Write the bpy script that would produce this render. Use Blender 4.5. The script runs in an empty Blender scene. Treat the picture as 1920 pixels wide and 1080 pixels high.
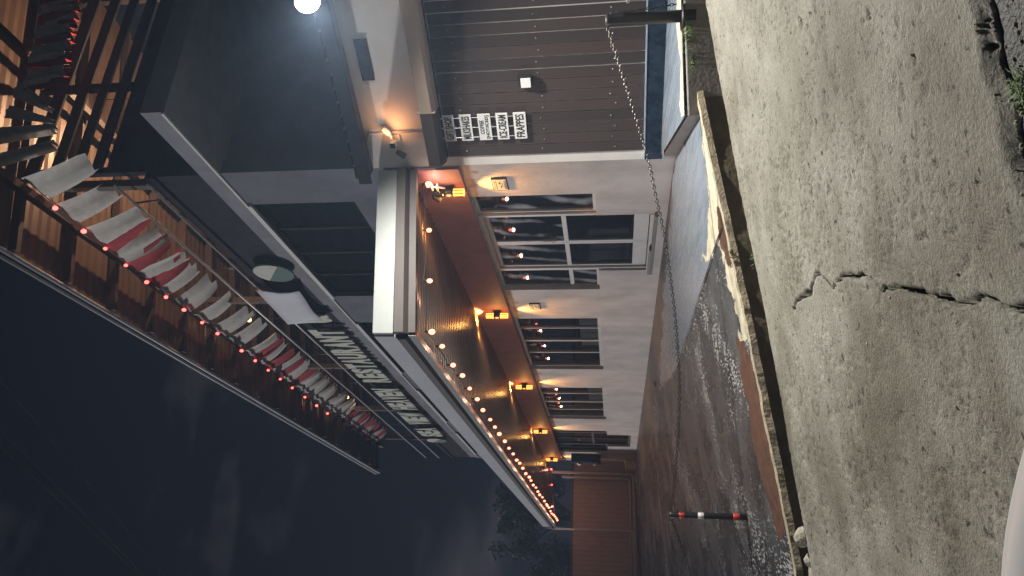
import bpy, bmesh, math, random
import numpy as np
from mathutils import Vector, Matrix
random.seed(7)
rng = np.random.default_rng(7)
SC = bpy.context.scene
COL = SC.collection
R = math.radians

# ------------------------------------------------------------------ camera (phone held sideways: the picture's left is up)
CAM = Vector((0, 0, 0.69))
TH, PI_, RO = R(23.829), R(7.918), math.atan(-0.0104)
cp, sp = math.cos(PI_), math.sin(PI_)
fwd = Vector((math.sin(TH) * cp, math.cos(TH) * cp, sp))
upv = Vector((-math.sin(TH) * sp, -math.cos(TH) * sp, cp))
rgt = Vector((math.cos(TH), -math.sin(TH), 0))
c_, s_ = math.cos(RO), math.sin(RO)
U = c_ * rgt + s_ * upv          # upright picture's right
V = s_ * rgt - c_ * upv          # upright picture's down
cam_d = bpy.data.cameras.new('camera')
cam_d.sensor_width = 36.0
cam_d.lens = 36.0 * 1350 / 1920
cam_d.clip_start = 0.02
cam_d.clip_end = 3000
cam = bpy.data.objects.new('camera', cam_d)
COL.objects.link(cam)
# local x (picture right) = world down-ish V, local y (picture up) = U, local z = -fwd
M = Matrix((V, U, -fwd)).transposed().to_4x4()
M.translation = CAM
cam.matrix_world = M
SC.camera = cam

# ------------------------------------------------------------------ world: night sky with thin cloud
w = bpy.data.worlds.new('World')
SC.world = w
w.use_nodes = True
nt = w.node_tree
nt.nodes.clear()
SUN_DIR = Vector((0.82, -0.56, -0.165)).normalized()     # travel of the street light falling on the facade
sky = nt.nodes.new('ShaderNodeTexSky')
sky.sky_type = 'NISHITA'
sky.sun_disc = False
sky.sun_elevation = math.asin(-SUN_DIR.z)
sky.sun_rotation = math.atan2(-SUN_DIR.x, -SUN_DIR.y)
tc = nt.nodes.new('ShaderNodeTexCoord')
mp = nt.nodes.new('ShaderNodeMapping')
mp.inputs['Scale'].default_value = (1.0, 1.0, 2.6)
no = nt.nodes.new('ShaderNodeTexNoise')
no.inputs['Scale'].default_value = 3.2
no.inputs['Detail'].default_value = 7
no.inputs['Roughness'].default_value = 0.55
ra = nt.nodes.new('ShaderNodeValToRGB')
ra.color_ramp.elements[0].position = 0.50
ra.color_ramp.elements[0].color = (0.0024, 0.0030, 0.0062, 1)
ra.color_ramp.elements[1].position = 0.74
ra.color_ramp.elements[1].color = (0.040, 0.034, 0.042, 1)
mixs = nt.nodes.new('ShaderNodeMixRGB')
mixs.blend_type = 'ADD'
mixs.inputs[0].default_value = 0.0006
bg = nt.nodes.new('ShaderNodeBackground')
bg.inputs['Strength'].default_value = 1.0
out = nt.nodes.new('ShaderNodeOutputWorld')
nt.links.new(tc.outputs['Generated'], mp.inputs['Vector'])
nt.links.new(mp.outputs['Vector'], no.inputs['Vector'])
nt.links.new(no.outputs['Fac'], ra.inputs['Fac'])
nt.links.new(ra.outputs['Color'], mixs.inputs[1])
nt.links.new(sky.outputs['Color'], mixs.inputs[2])
nt.links.new(mixs.outputs['Color'], bg.inputs['Color'])
nt.links.new(bg.outputs['Background'], out.inputs['Surface'])

# ------------------------------------------------------------------ the one sun lamp (stands for the distant street lighting)
sd = bpy.data.lights.new('sun', 'SUN')
sd.energy = 1.35
sd.angle = R(1.2)
sd.color = (1.0, 0.95, 0.94)
so = bpy.data.objects.new('sun', sd)
COL.objects.link(so)
so.rotation_euler = SUN_DIR.to_track_quat('-Z', 'Y').to_euler()
so.location = (-20, 25, 12)

vs = SC.view_settings
vs.view_transform = 'Standard'
vs.look = 'None'
vs.exposure = 0.0
vs.gamma = 1.0
vs.use_curve_mapping = False
SC.cycles.use_denoising = True
SC.cycles.denoiser = 'OPENIMAGEDENOISE'
SC.cycles.max_bounces = 7
SC.cycles.transparent_max_bounces = 12
SC.cycles.sample_clamp_indirect = 4.0
SC.cycles.sample_clamp_direct = 0.0
SC.cycles.use_light_tree = True
SC.cycles.caustics_reflective = False
SC.cycles.caustics_refractive = False

# ================================================================== helpers
WL = {}          # world location of every object made


def mat(name, col, rough=0.6, metal=0.0, var=0.12, scale=6.0, bump=0.0, bscale=40.0, col2=None, spot=0.5, stretch=(1, 1, 1), spec=0.5, detail=6, rvar=0.0):
    m = bpy.data.materials.new(name)
    m.use_nodes = True
    t = m.node_tree
    b = t.nodes['Principled BSDF']
    b.inputs['Roughness'].default_value = rough
    b.inputs['Metallic'].default_value = metal
    b.inputs['Specular IOR Level'].default_value = spec
    geo = t.nodes.new('ShaderNodeNewGeometry')
    mpn = t.nodes.new('ShaderNodeMapping')
    mpn.inputs['Scale'].default_value = stretch
    t.links.new(geo.outputs['Position'], mpn.inputs['Vector'])
    n1 = t.nodes.new('ShaderNodeTexNoise')
    n1.inputs['Scale'].default_value = scale
    n1.inputs['Detail'].default_value = detail
    n1.inputs['Roughness'].default_value = 0.6
    t.links.new(mpn.outputs['Vector'], n1.inputs['Vector'])
    r1 = t.nodes.new('ShaderNodeValToRGB')
    c2 = col2 if col2 else tuple(min(1, x * (1 + var)) for x in col)
    c1 = tuple(x * (1 - var) for x in col) if not col2 else col
    r1.color_ramp.elements[0].position = spot - 0.18
    r1.color_ramp.elements[1].position = spot + 0.18
    r1.color_ramp.elements[0].color = (*c1, 1)
    r1.color_ramp.elements[1].color = (*c2, 1)
    t.links.new(n1.outputs['Fac'], r1.inputs['Fac'])
    t.links.new(r1.outputs['Color'], b.inputs['Base Color'])
    if rvar:
        mr = t.nodes.new('ShaderNodeMapRange')
        mr.inputs['To Min'].default_value = max(0.02, rough - rvar)
        mr.inputs['To Max'].default_value = min(1, rough + rvar)
        mr.inputs['From Min'].default_value = 0.3
        mr.inputs['From Max'].default_value = 0.7
        t.links.new(n1.outputs['Fac'], mr.inputs['Value'])
        t.links.new(mr.outputs['Result'], b.inputs['Roughness'])
    if bump:
        n2 = t.nodes.new('ShaderNodeTexNoise')
        n2.inputs['Scale'].default_value = bscale
        n2.inputs['Detail'].default_value = 5
        t.links.new(geo.outputs['Position'], n2.inputs['Vector'])
        bu = t.nodes.new('ShaderNodeBump')
        bu.inputs['Strength'].default_value = bump
        bu.inputs['Distance'].default_value = 0.02
        t.links.new(n2.outputs['Fac'], bu.inputs['Height'])
        t.links.new(bu.outputs['Normal'], b.inputs['Normal'])
    return m


def emat(name, col, strength):
    m = bpy.data.materials.new(name)
    m.use_nodes = True
    t = m.node_tree
    b = t.nodes['Principled BSDF']
    b.inputs['Base Color'].default_value = (*[0.5 * x for x in col], 1)
    b.inputs['Emission Color'].default_value = (*col, 1)
    b.inputs['Emission Strength'].default_value = strength
    return m


def glass_mat(name, tint, rough=0.02, fac=0.10, smear=False):
    m = bpy.data.materials.new(name)
    m.use_nodes = True
    t = m.node_tree
    t.nodes.clear()
    o = t.nodes.new('ShaderNodeOutputMaterial')
    mx = t.nodes.new('ShaderNodeMixShader')
    tr = t.nodes.new('ShaderNodeBsdfTransparent')
    tr.inputs['Color'].default_value = (*tint, 1)
    gl = t.nodes.new('ShaderNodeBsdfGlossy')
    gl.inputs['Roughness'].default_value = rough
    fr = t.nodes.new('ShaderNodeFresnel')
    fr.inputs['IOR'].default_value = 1.55
    ad = t.nodes.new('ShaderNodeMath')
    ad.operation = 'ADD'
    ad.inputs[1].default_value = fac
    t.links.new(fr.outputs['Fac'], ad.inputs[0])
    t.links.new(ad.outputs[0], mx.inputs[0])
    t.links.new(tr.outputs[0], mx.inputs[1])
    t.links.new(gl.outputs[0], mx.inputs[2])
    last = mx
    if smear:                       # dried wiping marks on the pane: a faint dusty film in swirls
        geo = t.nodes.new('ShaderNodeNewGeometry')
        mpn = t.nodes.new('ShaderNodeMapping')
        mpn.inputs['Scale'].default_value = (1, 1.0, 1.1)
        wv = t.nodes.new('ShaderNodeTexWave')
        wv.wave_type = 'RINGS'
        wv.rings_direction = 'X'
        wv.inputs['Scale'].default_value = 0.9
        wv.inputs['Distortion'].default_value = 4.0
        wv.inputs['Detail'].default_value = 3.0
        wv.inputs['Detail Scale'].default_value = 1.4
        nn = t.nodes.new('ShaderNodeTexNoise')
        nn.inputs['Scale'].default_value = 2.3
        mu = t.nodes.new('ShaderNodeMath')
        mu.operation = 'MULTIPLY'
        rp = t.nodes.new('ShaderNodeValToRGB')
        rp.color_ramp.elements[0].position = 0.36
        rp.color_ramp.elements[0].color = (0, 0, 0, 1)
        rp.color_ramp.elements[1].position = 0.62
        rp.color_ramp.elements[1].color = (0.30, 0.30, 0.30, 1)
        t.links.new(geo.outputs['Position'], mpn.inputs['Vector'])
        t.links.new(mpn.outputs['Vector'], wv.inputs['Vector'])
        t.links.new(geo.outputs['Position'], nn.inputs['Vector'])
        t.links.new(wv.outputs['Fac'], mu.inputs[0])
        t.links.new(nn.outputs['Fac'], mu.inputs[1])
        t.links.new(mu.outputs[0], rp.inputs['Fac'])
        df = t.nodes.new('ShaderNodeBsdfGlossy')
        df.inputs['Color'].default_value = (0.5, 0.52, 0.55, 1)
        df.inputs['Roughness'].default_value = 0.42
        m2 = t.nodes.new('ShaderNodeMixShader')
        t.links.new(rp.outputs['Color'], m2.inputs[0])
        t.links.new(mx.outputs[0], m2.inputs[1])
        t.links.new(df.outputs[0], m2.inputs[2])
        last = m2
    t.links.new(last.outputs[0], o.inputs['Surface'])
    return m


def place(o, at, parent):
    at = Vector(at)
    if parent is not None:
        o.parent = parent
        o.location = at - WL[parent.name]
    else:
        o.location = at
    WL[o.name] = at


def tag(o, label=None, cat=None, group=None, kind=None):
    if label:
        o['label'] = label
    if cat:
        o['category'] = cat
    if group:
        o['group'] = group
    if kind:
        o['kind'] = kind
    return o


def empty(name, at, label=None, cat=None, group=None):
    o = bpy.data.objects.new(name, None)
    o.empty_display_size = 0.1
    COL.objects.link(o)
    place(o, at, None)
    return tag(o, label, cat, group)


def mk(name, verts, faces, m, parent=None, smooth=False, bev=0.0, origin=None):
    v = np.asarray(verts, dtype=float)
    c = Vector(origin) if origin is not None else Vector((v[:, 0].mean(), v[:, 1].mean(), v[:, 2].min()))
    me = bpy.data.meshes.new(name)
    me.from_pydata((v - np.array(c)).tolist(), [], faces)
    me.materials.append(m)
    me.update()
    if smooth:
        me.polygons.foreach_set('use_smooth', [True] * len(me.polygons))
    o = bpy.data.objects.new(name, me)
    COL.objects.link(o)
    place(o, c, parent)
    if bev:
        b = o.modifiers.new('bevel', 'BEVEL')
        b.width = bev
        b.segments = 2
        b.limit_method = 'ANGLE'
    return o


BF = [(0, 3, 2, 1), (4, 5, 6, 7), (0, 1, 5, 4), (1, 2, 6, 5), (2, 3, 7, 6), (3, 0, 4, 7)]


def b8(x0, x1, y0, y1, z0, z1):
    return [(x0, y0, z0), (x1, y0, z0), (x1, y1, z0), (x0, y1, z0), (x0, y0, z1), (x1, y0, z1), (x1, y1, z1), (x0, y1, z1)]


C0 = np.array([4.54, 6.80, 0.0])
EA = np.array([0.469, -0.883, 0.0])
EO = np.array([-0.883, -0.469, 0.0])


def P(a, o, z):
    return tuple(C0 + a * EA + o * EO + np.array([0, 0, z]))


def w8(a0, a1, o0, o1, z0, z1):      # box in the wing's own directions: a along the face, o outwards
    return [P(a0, o1, z0), P(a1, o1, z0), P(a1, o0, z0), P(a0, o0, z0), P(a0, o1, z1), P(a1, o1, z1), P(a1, o0, z1), P(a0, o0, z1)]


def boxes(name, lst, m, parent=None, bev=0.0):
    vv, ff = [], []
    for p in lst:
        k = len(vv)
        vv += list(p)
        ff += [tuple(i + k for i in f) for f in BF]
    return mk(name, vv, ff, m, parent, bev=bev)


def box(name, x0, x1, y0, y1, z0, z1, m, parent=None, bev=0.0):
    return boxes(name, [b8(x0, x1, y0, y1, z0, z1)], m, parent, bev)


def tube_geo(pts, r, n=8, caps=True):
    pts = [Vector(p) for p in pts]
    rr = r if isinstance(r, (list, tuple)) else [r] * len(pts)
    vv, ff = [], []
    prev = None
    for i, p in enumerate(pts):
        d = (pts[min(i + 1, len(pts) - 1)] - pts[max(i - 1, 0)]).normalized()
        a = prev if prev is not None else (Vector((0, 0, 1)) if abs(d.z) < 0.9 else Vector((1, 0, 0)))
        x = (a - d * a.dot(d)).normalized()
        prev = x
        y = d.cross(x)
        for k in range(n):
            an = 2 * math.pi * k / n
            q = p + (x * math.cos(an) + y * math.sin(an)) * rr[i]
            vv.append(tuple(q))
    for i in range(len(pts) - 1):
        for k in range(n):
            a, b = i * n + k, i * n + (k + 1) % n
            ff.append((a, b, b + n, a + n))
    if caps:
        ff.append(tuple(reversed(range(n))))
        ff.append(tuple(range((len(pts) - 1) * n, len(pts) * n)))
    return vv, ff


def join_geo(lst):
    vv, ff = [], []
    for v, f in lst:
        k = len(vv)
        vv += list(v)
        ff += [tuple(i + k for i in q) for q in f]
    return vv, ff


def tube(name, pts, r, m, parent=None, n=8):
    v, f = tube_geo(pts, r, n)
    return mk(name, v, f, m, parent, smooth=True)


def lathe_geo(base, axis, prof, n=14):
    """prof: list of (r, h) along axis"""
    base, axis = Vector(base), Vector(axis).normalized()
    a = Vector((0, 0, 1)) if abs(axis.z) < 0.9 else Vector((1, 0, 0))
    x = (a - axis * a.dot(axis)).normalized()
    y = axis.cross(x)
    vv, ff = [], []
    for r, h in prof:
        for k in range(n):
            an = 2 * math.pi * k / n
            vv.append(tuple(base + axis * h + (x * math.cos(an) + y * math.sin(an)) * max(r, 1e-4)))
    for i in range(len(prof) - 1):
        for k in range(n):
            p, q = i * n + k, i * n + (k + 1) % n
            ff.append((p, q, q + n, p + n))
    ff.append(tuple(reversed(range(n))))
    ff.append(tuple(range((len(prof) - 1) * n, len(prof) * n)))
    return vv, ff


def lathe(name, base, axis, prof, m, parent=None, n=14, smooth=True):
    v, f = lathe_geo(base, axis, prof, n)
    return mk(name, v, f, m, parent, smooth=smooth)


def text_geo(s, extrude=0.0, bold=0.0):
    cu = bpy.data.curves.new('t', 'FONT')
    cu.body = s
    cu.extrude = extrude
    cu.offset = bold
    cu.resolution_u = 3
    ob = bpy.data.objects.new('t', cu)
    COL.objects.link(ob)
    dg = bpy.context.evaluated_depsgraph_get()
    me = bpy.data.meshes.new_from_object(ob.evaluated_get(dg))
    v = np.array([tuple(q.co) for q in me.vertices])
    f = [tuple(p.vertices) for p in me.polygons]
    bpy.data.objects.remove(ob)
    bpy.data.curves.remove(cu)
    bpy.data.meshes.remove(me)
    return v, f


def text_on(name, s, org, right, up, width, height, depth, m, parent, bold=0.012):
    """lettering whose box fills width x height from org (lower left)"""
    v, f = text_geo(s, 0.5, bold)
    mn, mx = v.min(0), v.max(0)
    n = np.cross(right, up)
    q = np.array(org)[None, :] + ((v[:, 0:1] - mn[0]) / (mx[0] - mn[0]) * width) * np.array(right)[None, :] \
        + ((v[:, 1:2] - mn[1]) / (mx[1] - mn[1]) * height) * np.array(up)[None, :] \
        + ((v[:, 2:3] - mn[2]) / (mx[2] - mn[2]) * depth) * n[None, :]
    return mk(name, q, f, m, parent)


def wall_x(name, X0, X1, ys, zs, holes, m, parent):
    """plastered wall in a plane of constant X with real openings"""
    Y = sorted(set([ys[0], ys[1]] + [h[0] for h in holes] + [h[1] for h in holes]))
    Z = sorted(set([zs[0], zs[1]] + [h[2] for h in holes] + [h[3] for h in holes]))
    def solid(i, j):
        if i < 0 or j < 0 or i >= len(Y) - 1 or j >= len(Z) - 1:
            return False
        cy, cz = (Y[i] + Y[i + 1]) / 2, (Z[j] + Z[j + 1]) / 2
        return not any(h[0] < cy < h[1] and h[2] < cz < h[3] for h in holes)
    vv, ff = [], []
    def quad(*q):
        k = len(vv)
        vv.extend(q)
        ff.append((k, k + 1, k + 2, k + 3))
    for i in range(len(Y) - 1):
        for j in range(len(Z) - 1):
            if not solid(i, j):
                continue
            a, b, c, d = Y[i], Y[i + 1], Z[j], Z[j + 1]
            quad((X0, a, c), (X0, a, d), (X0, b, d), (X0, b, c))
            quad((X1, a, c), (X1, b, c), (X1, b, d), (X1, a, d))
            if not solid(i - 1, j):
                quad((X0, a, c), (X1, a, c), (X1, a, d), (X0, a, d))
            if not solid(i + 1, j):
                quad((X0, b, c), (X0, b, d), (X1, b, d), (X1, b, c))
            if not solid(i, j - 1):
                quad((X0, a, c), (X0, b, c), (X1, b, c), (X1, a, c))
            if not solid(i, j + 1):
                quad((X0, a, d), (X1, a, d), (X1, b, d), (X0, b, d))
    return mk(name, vv, ff, m, parent)


def fbm(x, y, sc, oct=4, seed=0):
    r = np.random.default_rng(seed)
    tot = np.zeros_like(x)
    amp, fr, nrm = 1.0, sc, 0.0
    for o in range(oct):
        T = r.random((64, 64))
        xx, yy = x * fr + 17.3 * o, y * fr + 5.1 * o
        xi, yi = np.floor(xx).astype(int), np.floor(yy).astype(int)
        fx, fy = xx - xi, yy - yi
        fx, fy = fx * fx * (3 - 2 * fx), fy * fy * (3 - 2 * fy)
        a = T[xi % 64, yi % 64]
        b = T[(xi + 1) % 64, yi % 64]
        c = T[xi % 64, (yi + 1) % 64]
        d = T[(xi + 1) % 64, (yi + 1) % 64]
        tot += amp * ((a * (1 - fx) + b * fx) * (1 - fy) + (c * (1 - fx) + d * fx) * fy)
        nrm += amp
        amp *= 0.5
        fr *= 2.03
    return tot / nrm


def in_poly(px, py, poly):
    ins = np.zeros(px.shape, bool)
    n = len(poly)
    for i in range(n):
        x0, y0 = poly[i]
        x1, y1 = poly[(i + 1) % n]
        cond = ((y0 > py) != (y1 > py)) & (px < (x1 - x0) * (py - y0) / ((y1 - y0) if y1 != y0 else 1e-9) + x0)
        ins ^= cond
    return ins


# ================================================================== materials
M_white = mat('white_plaster', (0.43, 0.41, 0.395), 0.75, col2=(0.66, 0.635, 0.615), scale=2.4, stretch=(1, 1.0, 0.55), spot=0.44, bump=0.22, bscale=28)
M_wing = mat('wing_white_paint', (0.72, 0.70, 0.66), 0.7, var=0.06, scale=3, bump=0.08, bscale=30)
M_maroon = mat('maroon_paint', (0.42, 0.215, 0.235), 0.6, var=0.12, scale=4)
M_upper = mat('grey_wall_paint', (0.16, 0.165, 0.195), 0.8, var=0.18, scale=1.8, bump=0.15, bscale=20, spec=0.15)
M_slab = mat('pale_band_paint', (0.24, 0.25, 0.275), 0.8, var=0.14, scale=3, spec=0.15)
M_darkboard = mat('dark_trim_and_shade', (0.026, 0.026, 0.031), 0.8, var=0.25, scale=5, spec=0.12)
M_alu = mat('aluminium_frame', (0.62, 0.62, 0.62), 0.38, 0.25, var=0.06, scale=8)
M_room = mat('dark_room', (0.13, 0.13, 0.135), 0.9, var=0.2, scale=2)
M_curtain = mat('half_curtain', (0.36, 0.37, 0.33), 0.9, var=0.15, scale=9, stretch=(1, 4, 0.3))
M_glass = glass_mat('window_glass', (0.55, 0.58, 0.6), 0.015, 0.06)
M_glass_s = glass_mat('smeared_glass', (0.5, 0.53, 0.56), 0.03, 0.08, smear=True)
M_glass_up = glass_mat('upper_glass', (0.35, 0.38, 0.42), 0.02, 0.04)
M_flash = mat('white_flashing', (0.27, 0.29, 0.288), 0.42, var=0.03, scale=5)
M_fascia = mat('pale_fascia', (0.46, 0.49, 0.54), 0.5, var=0.08, scale=3)
M_tan = mat('tan_gutter', (0.36, 0.27, 0.21), 0.5, var=0.08, scale=4)
M_gutter = mat('brown_gutter', (0.046, 0.035, 0.033), 0.6, var=0.08, scale=4)
M_ceil = mat('ribbed_metal', (0.24, 0.185, 0.15), 0.24, 0.75, var=0.15, scale=3)
M_roofd = mat('dark_roof_sheet', (0.045, 0.043, 0.052), 0.6, var=0.3, scale=3, spec=0.3)
M_wood = mat('brown_timber', (0.055, 0.036, 0.027), 0.6, var=0.25, scale=5, stretch=(1, 1, 5))
M_board = [mat('brown_board', tuple(c * k for c in (0.050, 0.035, 0.031)), 0.55, var=0.08, scale=7, stretch=(4, 4, 0.5)) for k in (0.82, 0.93, 1.0, 1.1)]
M_screw = mat('screw_metal', (0.5, 0.5, 0.5), 0.35, 0.8, var=0.1)
M_letter = mat('cream_letter', (0.55, 0.57, 0.50), 0.6, var=0.06)
M_green = mat('green_plaque', (0.06, 0.14, 0.12), 0.6, var=0.1)
M_sheet = mat('white_sheet', (0.70, 0.73, 0.80), 0.8, var=0.05)
M_signw = mat('sign_white', (0.80, 0.80, 0.80), 0.5, var=0.02)
M_ink = mat('sign_black', (0.02, 0.02, 0.022), 0.6, var=0.1)
M_pipe = mat('pale_pipe', (0.58, 0.52, 0.47), 0.45, var=0.06)
M_pipew = mat('white_pipe', (0.74, 0.72, 0.69), 0.4, var=0.05)
M_black = mat('black_plastic', (0.02, 0.02, 0.022), 0.4, var=0.2)
M_blackp = mat('black_post_paint', (0.022, 0.021, 0.021), 0.45, var=0.3, scale=14)
M_redp = mat('red_reflector', (0.55, 0.04, 0.03), 0.4, var=0.1)
M_chain = mat('rusty_chain', (0.07, 0.06, 0.055), 0.42, 0.7, var=0.4, scale=60)
M_redc = mat('red_cloth', (0.42, 0.035, 0.045), 0.8, var=0.15, scale=10)
M_whitec = mat('white_cloth', (0.62, 0.61, 0.57), 0.8, var=0.12, scale=10)
M_blue = mat('navy_plinth', (0.020, 0.036, 0.062), 0.30, var=0.35, scale=9, rvar=0.1)
M_bluelip = mat('pale_blue_edge', (0.36, 0.44, 0.55), 0.5, var=0.2, scale=12)
M_step = mat('step_concrete', (0.22, 0.205, 0.195), 0.7, var=0.12, scale=5, bump=0.2, bscale=30)
M_walk = mat('painted_walk', (0.165, 0.200, 0.245), 0.28, col2=(0.205, 0.245, 0.295), scale=4.5, stretch=(3.0, 0.5, 1), rvar=0.12, bump=0.06, bscale=60)
M_cream = mat('cream_paint', (0.30, 0.275, 0.21), 0.7, col2=(0.54, 0.50, 0.38), spot=0.40, scale=10, bump=0.15, bscale=30)
M_rust = mat('red_oxide_paint', (0.050, 0.034, 0.030), 0.5, col2=(0.145, 0.066, 0.036), scale=11, bump=0.2, bscale=35)
M_apron = mat('brown_apron', (0.080, 0.080, 0.084), 0.42, col2=(0.145, 0.142, 0.145), scale=3, bump=0.15, bscale=25)
M_brownwall = mat('brown_plank', (0.56, 0.45, 0.40), 0.65, var=0.12, scale=5, stretch=(3, 1, 0.6))
M_lip = mat('rough_kerb', (0.36, 0.31, 0.225), 0.85, var=0.3, scale=14, bump=0.5, bscale=50)
M_drain = mat('drain_concrete', (0.075, 0.059, 0.036), 0.8, col2=(0.17, 0.135, 0.082), scale=3.5, bump=0.4, bscale=25)
M_leaf = mat('dark_leaf', (0.035, 0.055, 0.022), 0.7, var=0.4, scale=3)
M_grass = mat('weed_green', (0.09, 0.15, 0.035), 0.6, var=0.35, scale=40)
M_bark = mat('bark', (0.07, 0.055, 0.04), 0.9, var=0.3)
M_stone = mat('rubble_stone', (0.34, 0.32, 0.26), 0.85, var=0.25, scale=25, bump=0.5, bscale=60)
M_grey = mat('grey_box', (0.30, 0.28, 0.24), 0.6, var=0.12, scale=6)
M_car = mat('white_car_paint', (0.74, 0.73, 0.74), 0.25, var=0.02)
M_ground = mat('far_ground', (0.05, 0.05, 0.045), 0.9, var=0.3, scale=0.3)
M_asph = mat('near_asphalt', (0.030, 0.030, 0.031), 0.6, var=0.35, scale=30, bump=0.7, bscale=70)
E_bulb = emat('bulb_warm', (1.0, 0.20, 0.11), 6.5)
E_bulbr = emat('bulb_red', (1.0, 0.08, 0.07), 7)
E_sconce = emat('sconce_glow', (1.0, 0.30, 0.05), 4.2)
E_pend = emat('pendant_glow', (1.0, 0.5, 0.18), 6)
E_flood = emat('flood_lens', (1.0, 0.98, 0.90), 60)


def paint_ground(name, dark, mid, light, rough, rvar, bscale, bstr, pits=True, stretch=(1, 1, 1), fleck=None, pitp=0.335):
    """concrete or asphalt: large blotches, fine aggregate, dark pits, real bump"""
    m = bpy.data.materials.new(name)
    m.use_nodes = True
    t = m.node_tree
    b = t.nodes['Principled BSDF']
    geo = t.nodes.new('ShaderNodeNewGeometry')
    mpn = t.nodes.new('ShaderNodeMapping')
    mpn.inputs['Scale'].default_value = stretch
    rot = t.nodes.new('ShaderNodeMapping')
    rot.inputs['Rotation'].default_value = (0, 0, R(15.7))
    t.links.new(geo.outputs['Position'], rot.inputs['Vector'])
    t.links.new(rot.outputs['Vector'], mpn.inputs['Vector'])
    def noise(sc, det, ro=0.6, src=mpn):
        n = t.nodes.new('ShaderNodeTexNoise')
        n.inputs['Scale'].default_value = sc
        n.inputs['Detail'].default_value = det
        n.inputs['Roughness'].default_value = ro
        t.links.new(src.outputs['Vector'], n.inputs['Vector'])
        return n
    big, fine, pit = noise(1.6, 8, 0.62), noise(75, 5, 0.7), noise(26, 4, 0.55)
    r = t.nodes.new('ShaderNodeValToRGB')
    r.color_ramp.elements[0].position = 0.34
    r.color_ramp.elements[0].color = (*dark, 1)
    r.color_ramp.elements[1].position = 0.66
    r.color_ramp.elements[1].color = (*light, 1)
    e = r.color_ramp.elements.new(0.5)
    e.color = (*mid, 1)
    t.links.new(big.outputs['Fac'], r.inputs['Fac'])
    mx = t.nodes.new('ShaderNodeMixRGB')
    mx.blend_type = 'MULTIPLY'
    mx.inputs[0].default_value = 0.8
    r2 = t.nodes.new('ShaderNodeValToRGB')
    r2.color_ramp.elements[0].position = 0.25
    r2.color_ramp.elements[0].color = (0.45, 0.42, 0.38, 1)
    r2.color_ramp.elements[1].position = 0.62
    r2.color_ramp.elements[1].color = (1, 1, 1, 1)
    t.links.new(fine.outputs['Fac'], r2.inputs['Fac'])
    t.links.new(r.outputs['Color'], mx.inputs[1])
    t.links.new(r2.outputs['Color'], mx.inputs[2])
    r3 = t.nodes.new('ShaderNodeValToRGB')
    r3.color_ramp.elements[0].position = pitp - 0.05
    r3.color_ramp.elements[0].color = (0.12, 0.11, 0.10, 1)
    r3.color_ramp.elements[1].position = pitp
    r3.color_ramp.elements[1].color = (1, 1, 1, 1)
    t.links.new(pit.outputs['Fac'], r3.inputs['Fac'])
    m3 = t.nodes.new('ShaderNodeMixRGB')
    m3.blend_type = 'MULTIPLY'
    m3.inputs[0].default_value = 0.85 if pits else 0.0
    t.links.new(mx.outputs['Color'], m3.inputs[1])
    t.links.new(r3.outputs['Color'], m3.inputs[2])
    fin = m3
    if fleck:                       # worn aggregate, old paint chips and wet glints painted as pale flecks
        fm = t.nodes.new('ShaderNodeMapping')
        fm.inputs['Scale'].default_value = (1.0, 0.35, 1)
        t.links.new(rot.outputs['Vector'], fm.inputs['Vector'])
        fn, fl_ = noise(46, 2, 0.5, fm), noise(1.1, 3, 0.6)
        mm = t.nodes.new('ShaderNodeMath')
        mm.operation = 'MULTIPLY'
        t.links.new(fn.outputs['Fac'], mm.inputs[0])
        t.links.new(fl_.outputs['Fac'], mm.inputs[1])
        rf_ = t.nodes.new('ShaderNodeValToRGB')
        rf_.color_ramp.elements[0].position = 0.315
        rf_.color_ramp.elements[0].color = (0, 0, 0, 1)
        rf_.color_ramp.elements[1].position = 0.36
        rf_.color_ramp.elements[1].color = (1, 1, 1, 1)
        t.links.new(mm.outputs[0], rf_.inputs['Fac'])
        m4_ = t.nodes.new('ShaderNodeMixRGB')
        m4_.inputs[2].default_value = (*fleck, 1)
        t.links.new(rf_.outputs['Color'], m4_.inputs[0])
        t.links.new(m3.outputs['Color'], m4_.inputs[1])
        fin = m4_
    t.links.new(fin.outputs['Color'], b.inputs['Base Color'])
    mr = t.nodes.new('ShaderNodeMapRange')
    mr.inputs['From Min'].default_value = 0.35
    mr.inputs['From Max'].default_value = 0.65
    mr.inputs['To Min'].default_value = rough - rvar
    mr.inputs['To Max'].default_value = rough + rvar
    t.links.new(big.outputs['Fac'], mr.inputs['Value'])
    t.links.new(mr.outputs['Result'], b.inputs['Roughness'])
    hb = noise(bscale, 5, 0.65)
    bu = t.nodes.new('ShaderNodeBump')
    bu.inputs['Strength'].default_value = bstr
    bu.inputs['Distance'].default_value = 0.018
    t.links.new(hb.outputs['Fac'], bu.inputs['Height'])
    t.links.new(bu.outputs['Normal'], b.inputs['Normal'])
    return m


M_conc = paint_ground('street_concrete', (0.125, 0.113, 0.082), (0.250, 0.241, 0.200), (0.365, 0.360, 0.320), 0.78, 0.10, 85, 0.75, True, (0.8, 1.0, 1), pitp=0.37)
M_yard = paint_ground('wet_asphalt', (0.034, 0.040, 0.044), (0.066, 0.076, 0.083), (0.115, 0.129, 0.139), 0.27, 0.11, 40, 1.0, True, (1.0, 1.0, 1), fleck=(0.46, 0.47, 0.47))

# ================================================================== setting: terrain, street, drain, yard
ED = np.array([0.963, -0.27])        # street direction
CD = np.array([0.27, 0.963])         # across the street, towards the building


def XY(e, c):
    return e * ED[0] + c * CD[0], e * ED[1] + c * CD[1]


def z_road(e):
    return 0.142 * e - 0.478


def z_yard(x, y):
    a = np.interp(y, [5.0, 9.0, 27.0, 60.0], [0.155, 0.150, 0.045, 0.02])
    return -a * np.maximum(4.54 - x, 0)


LIP = 5.46


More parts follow.
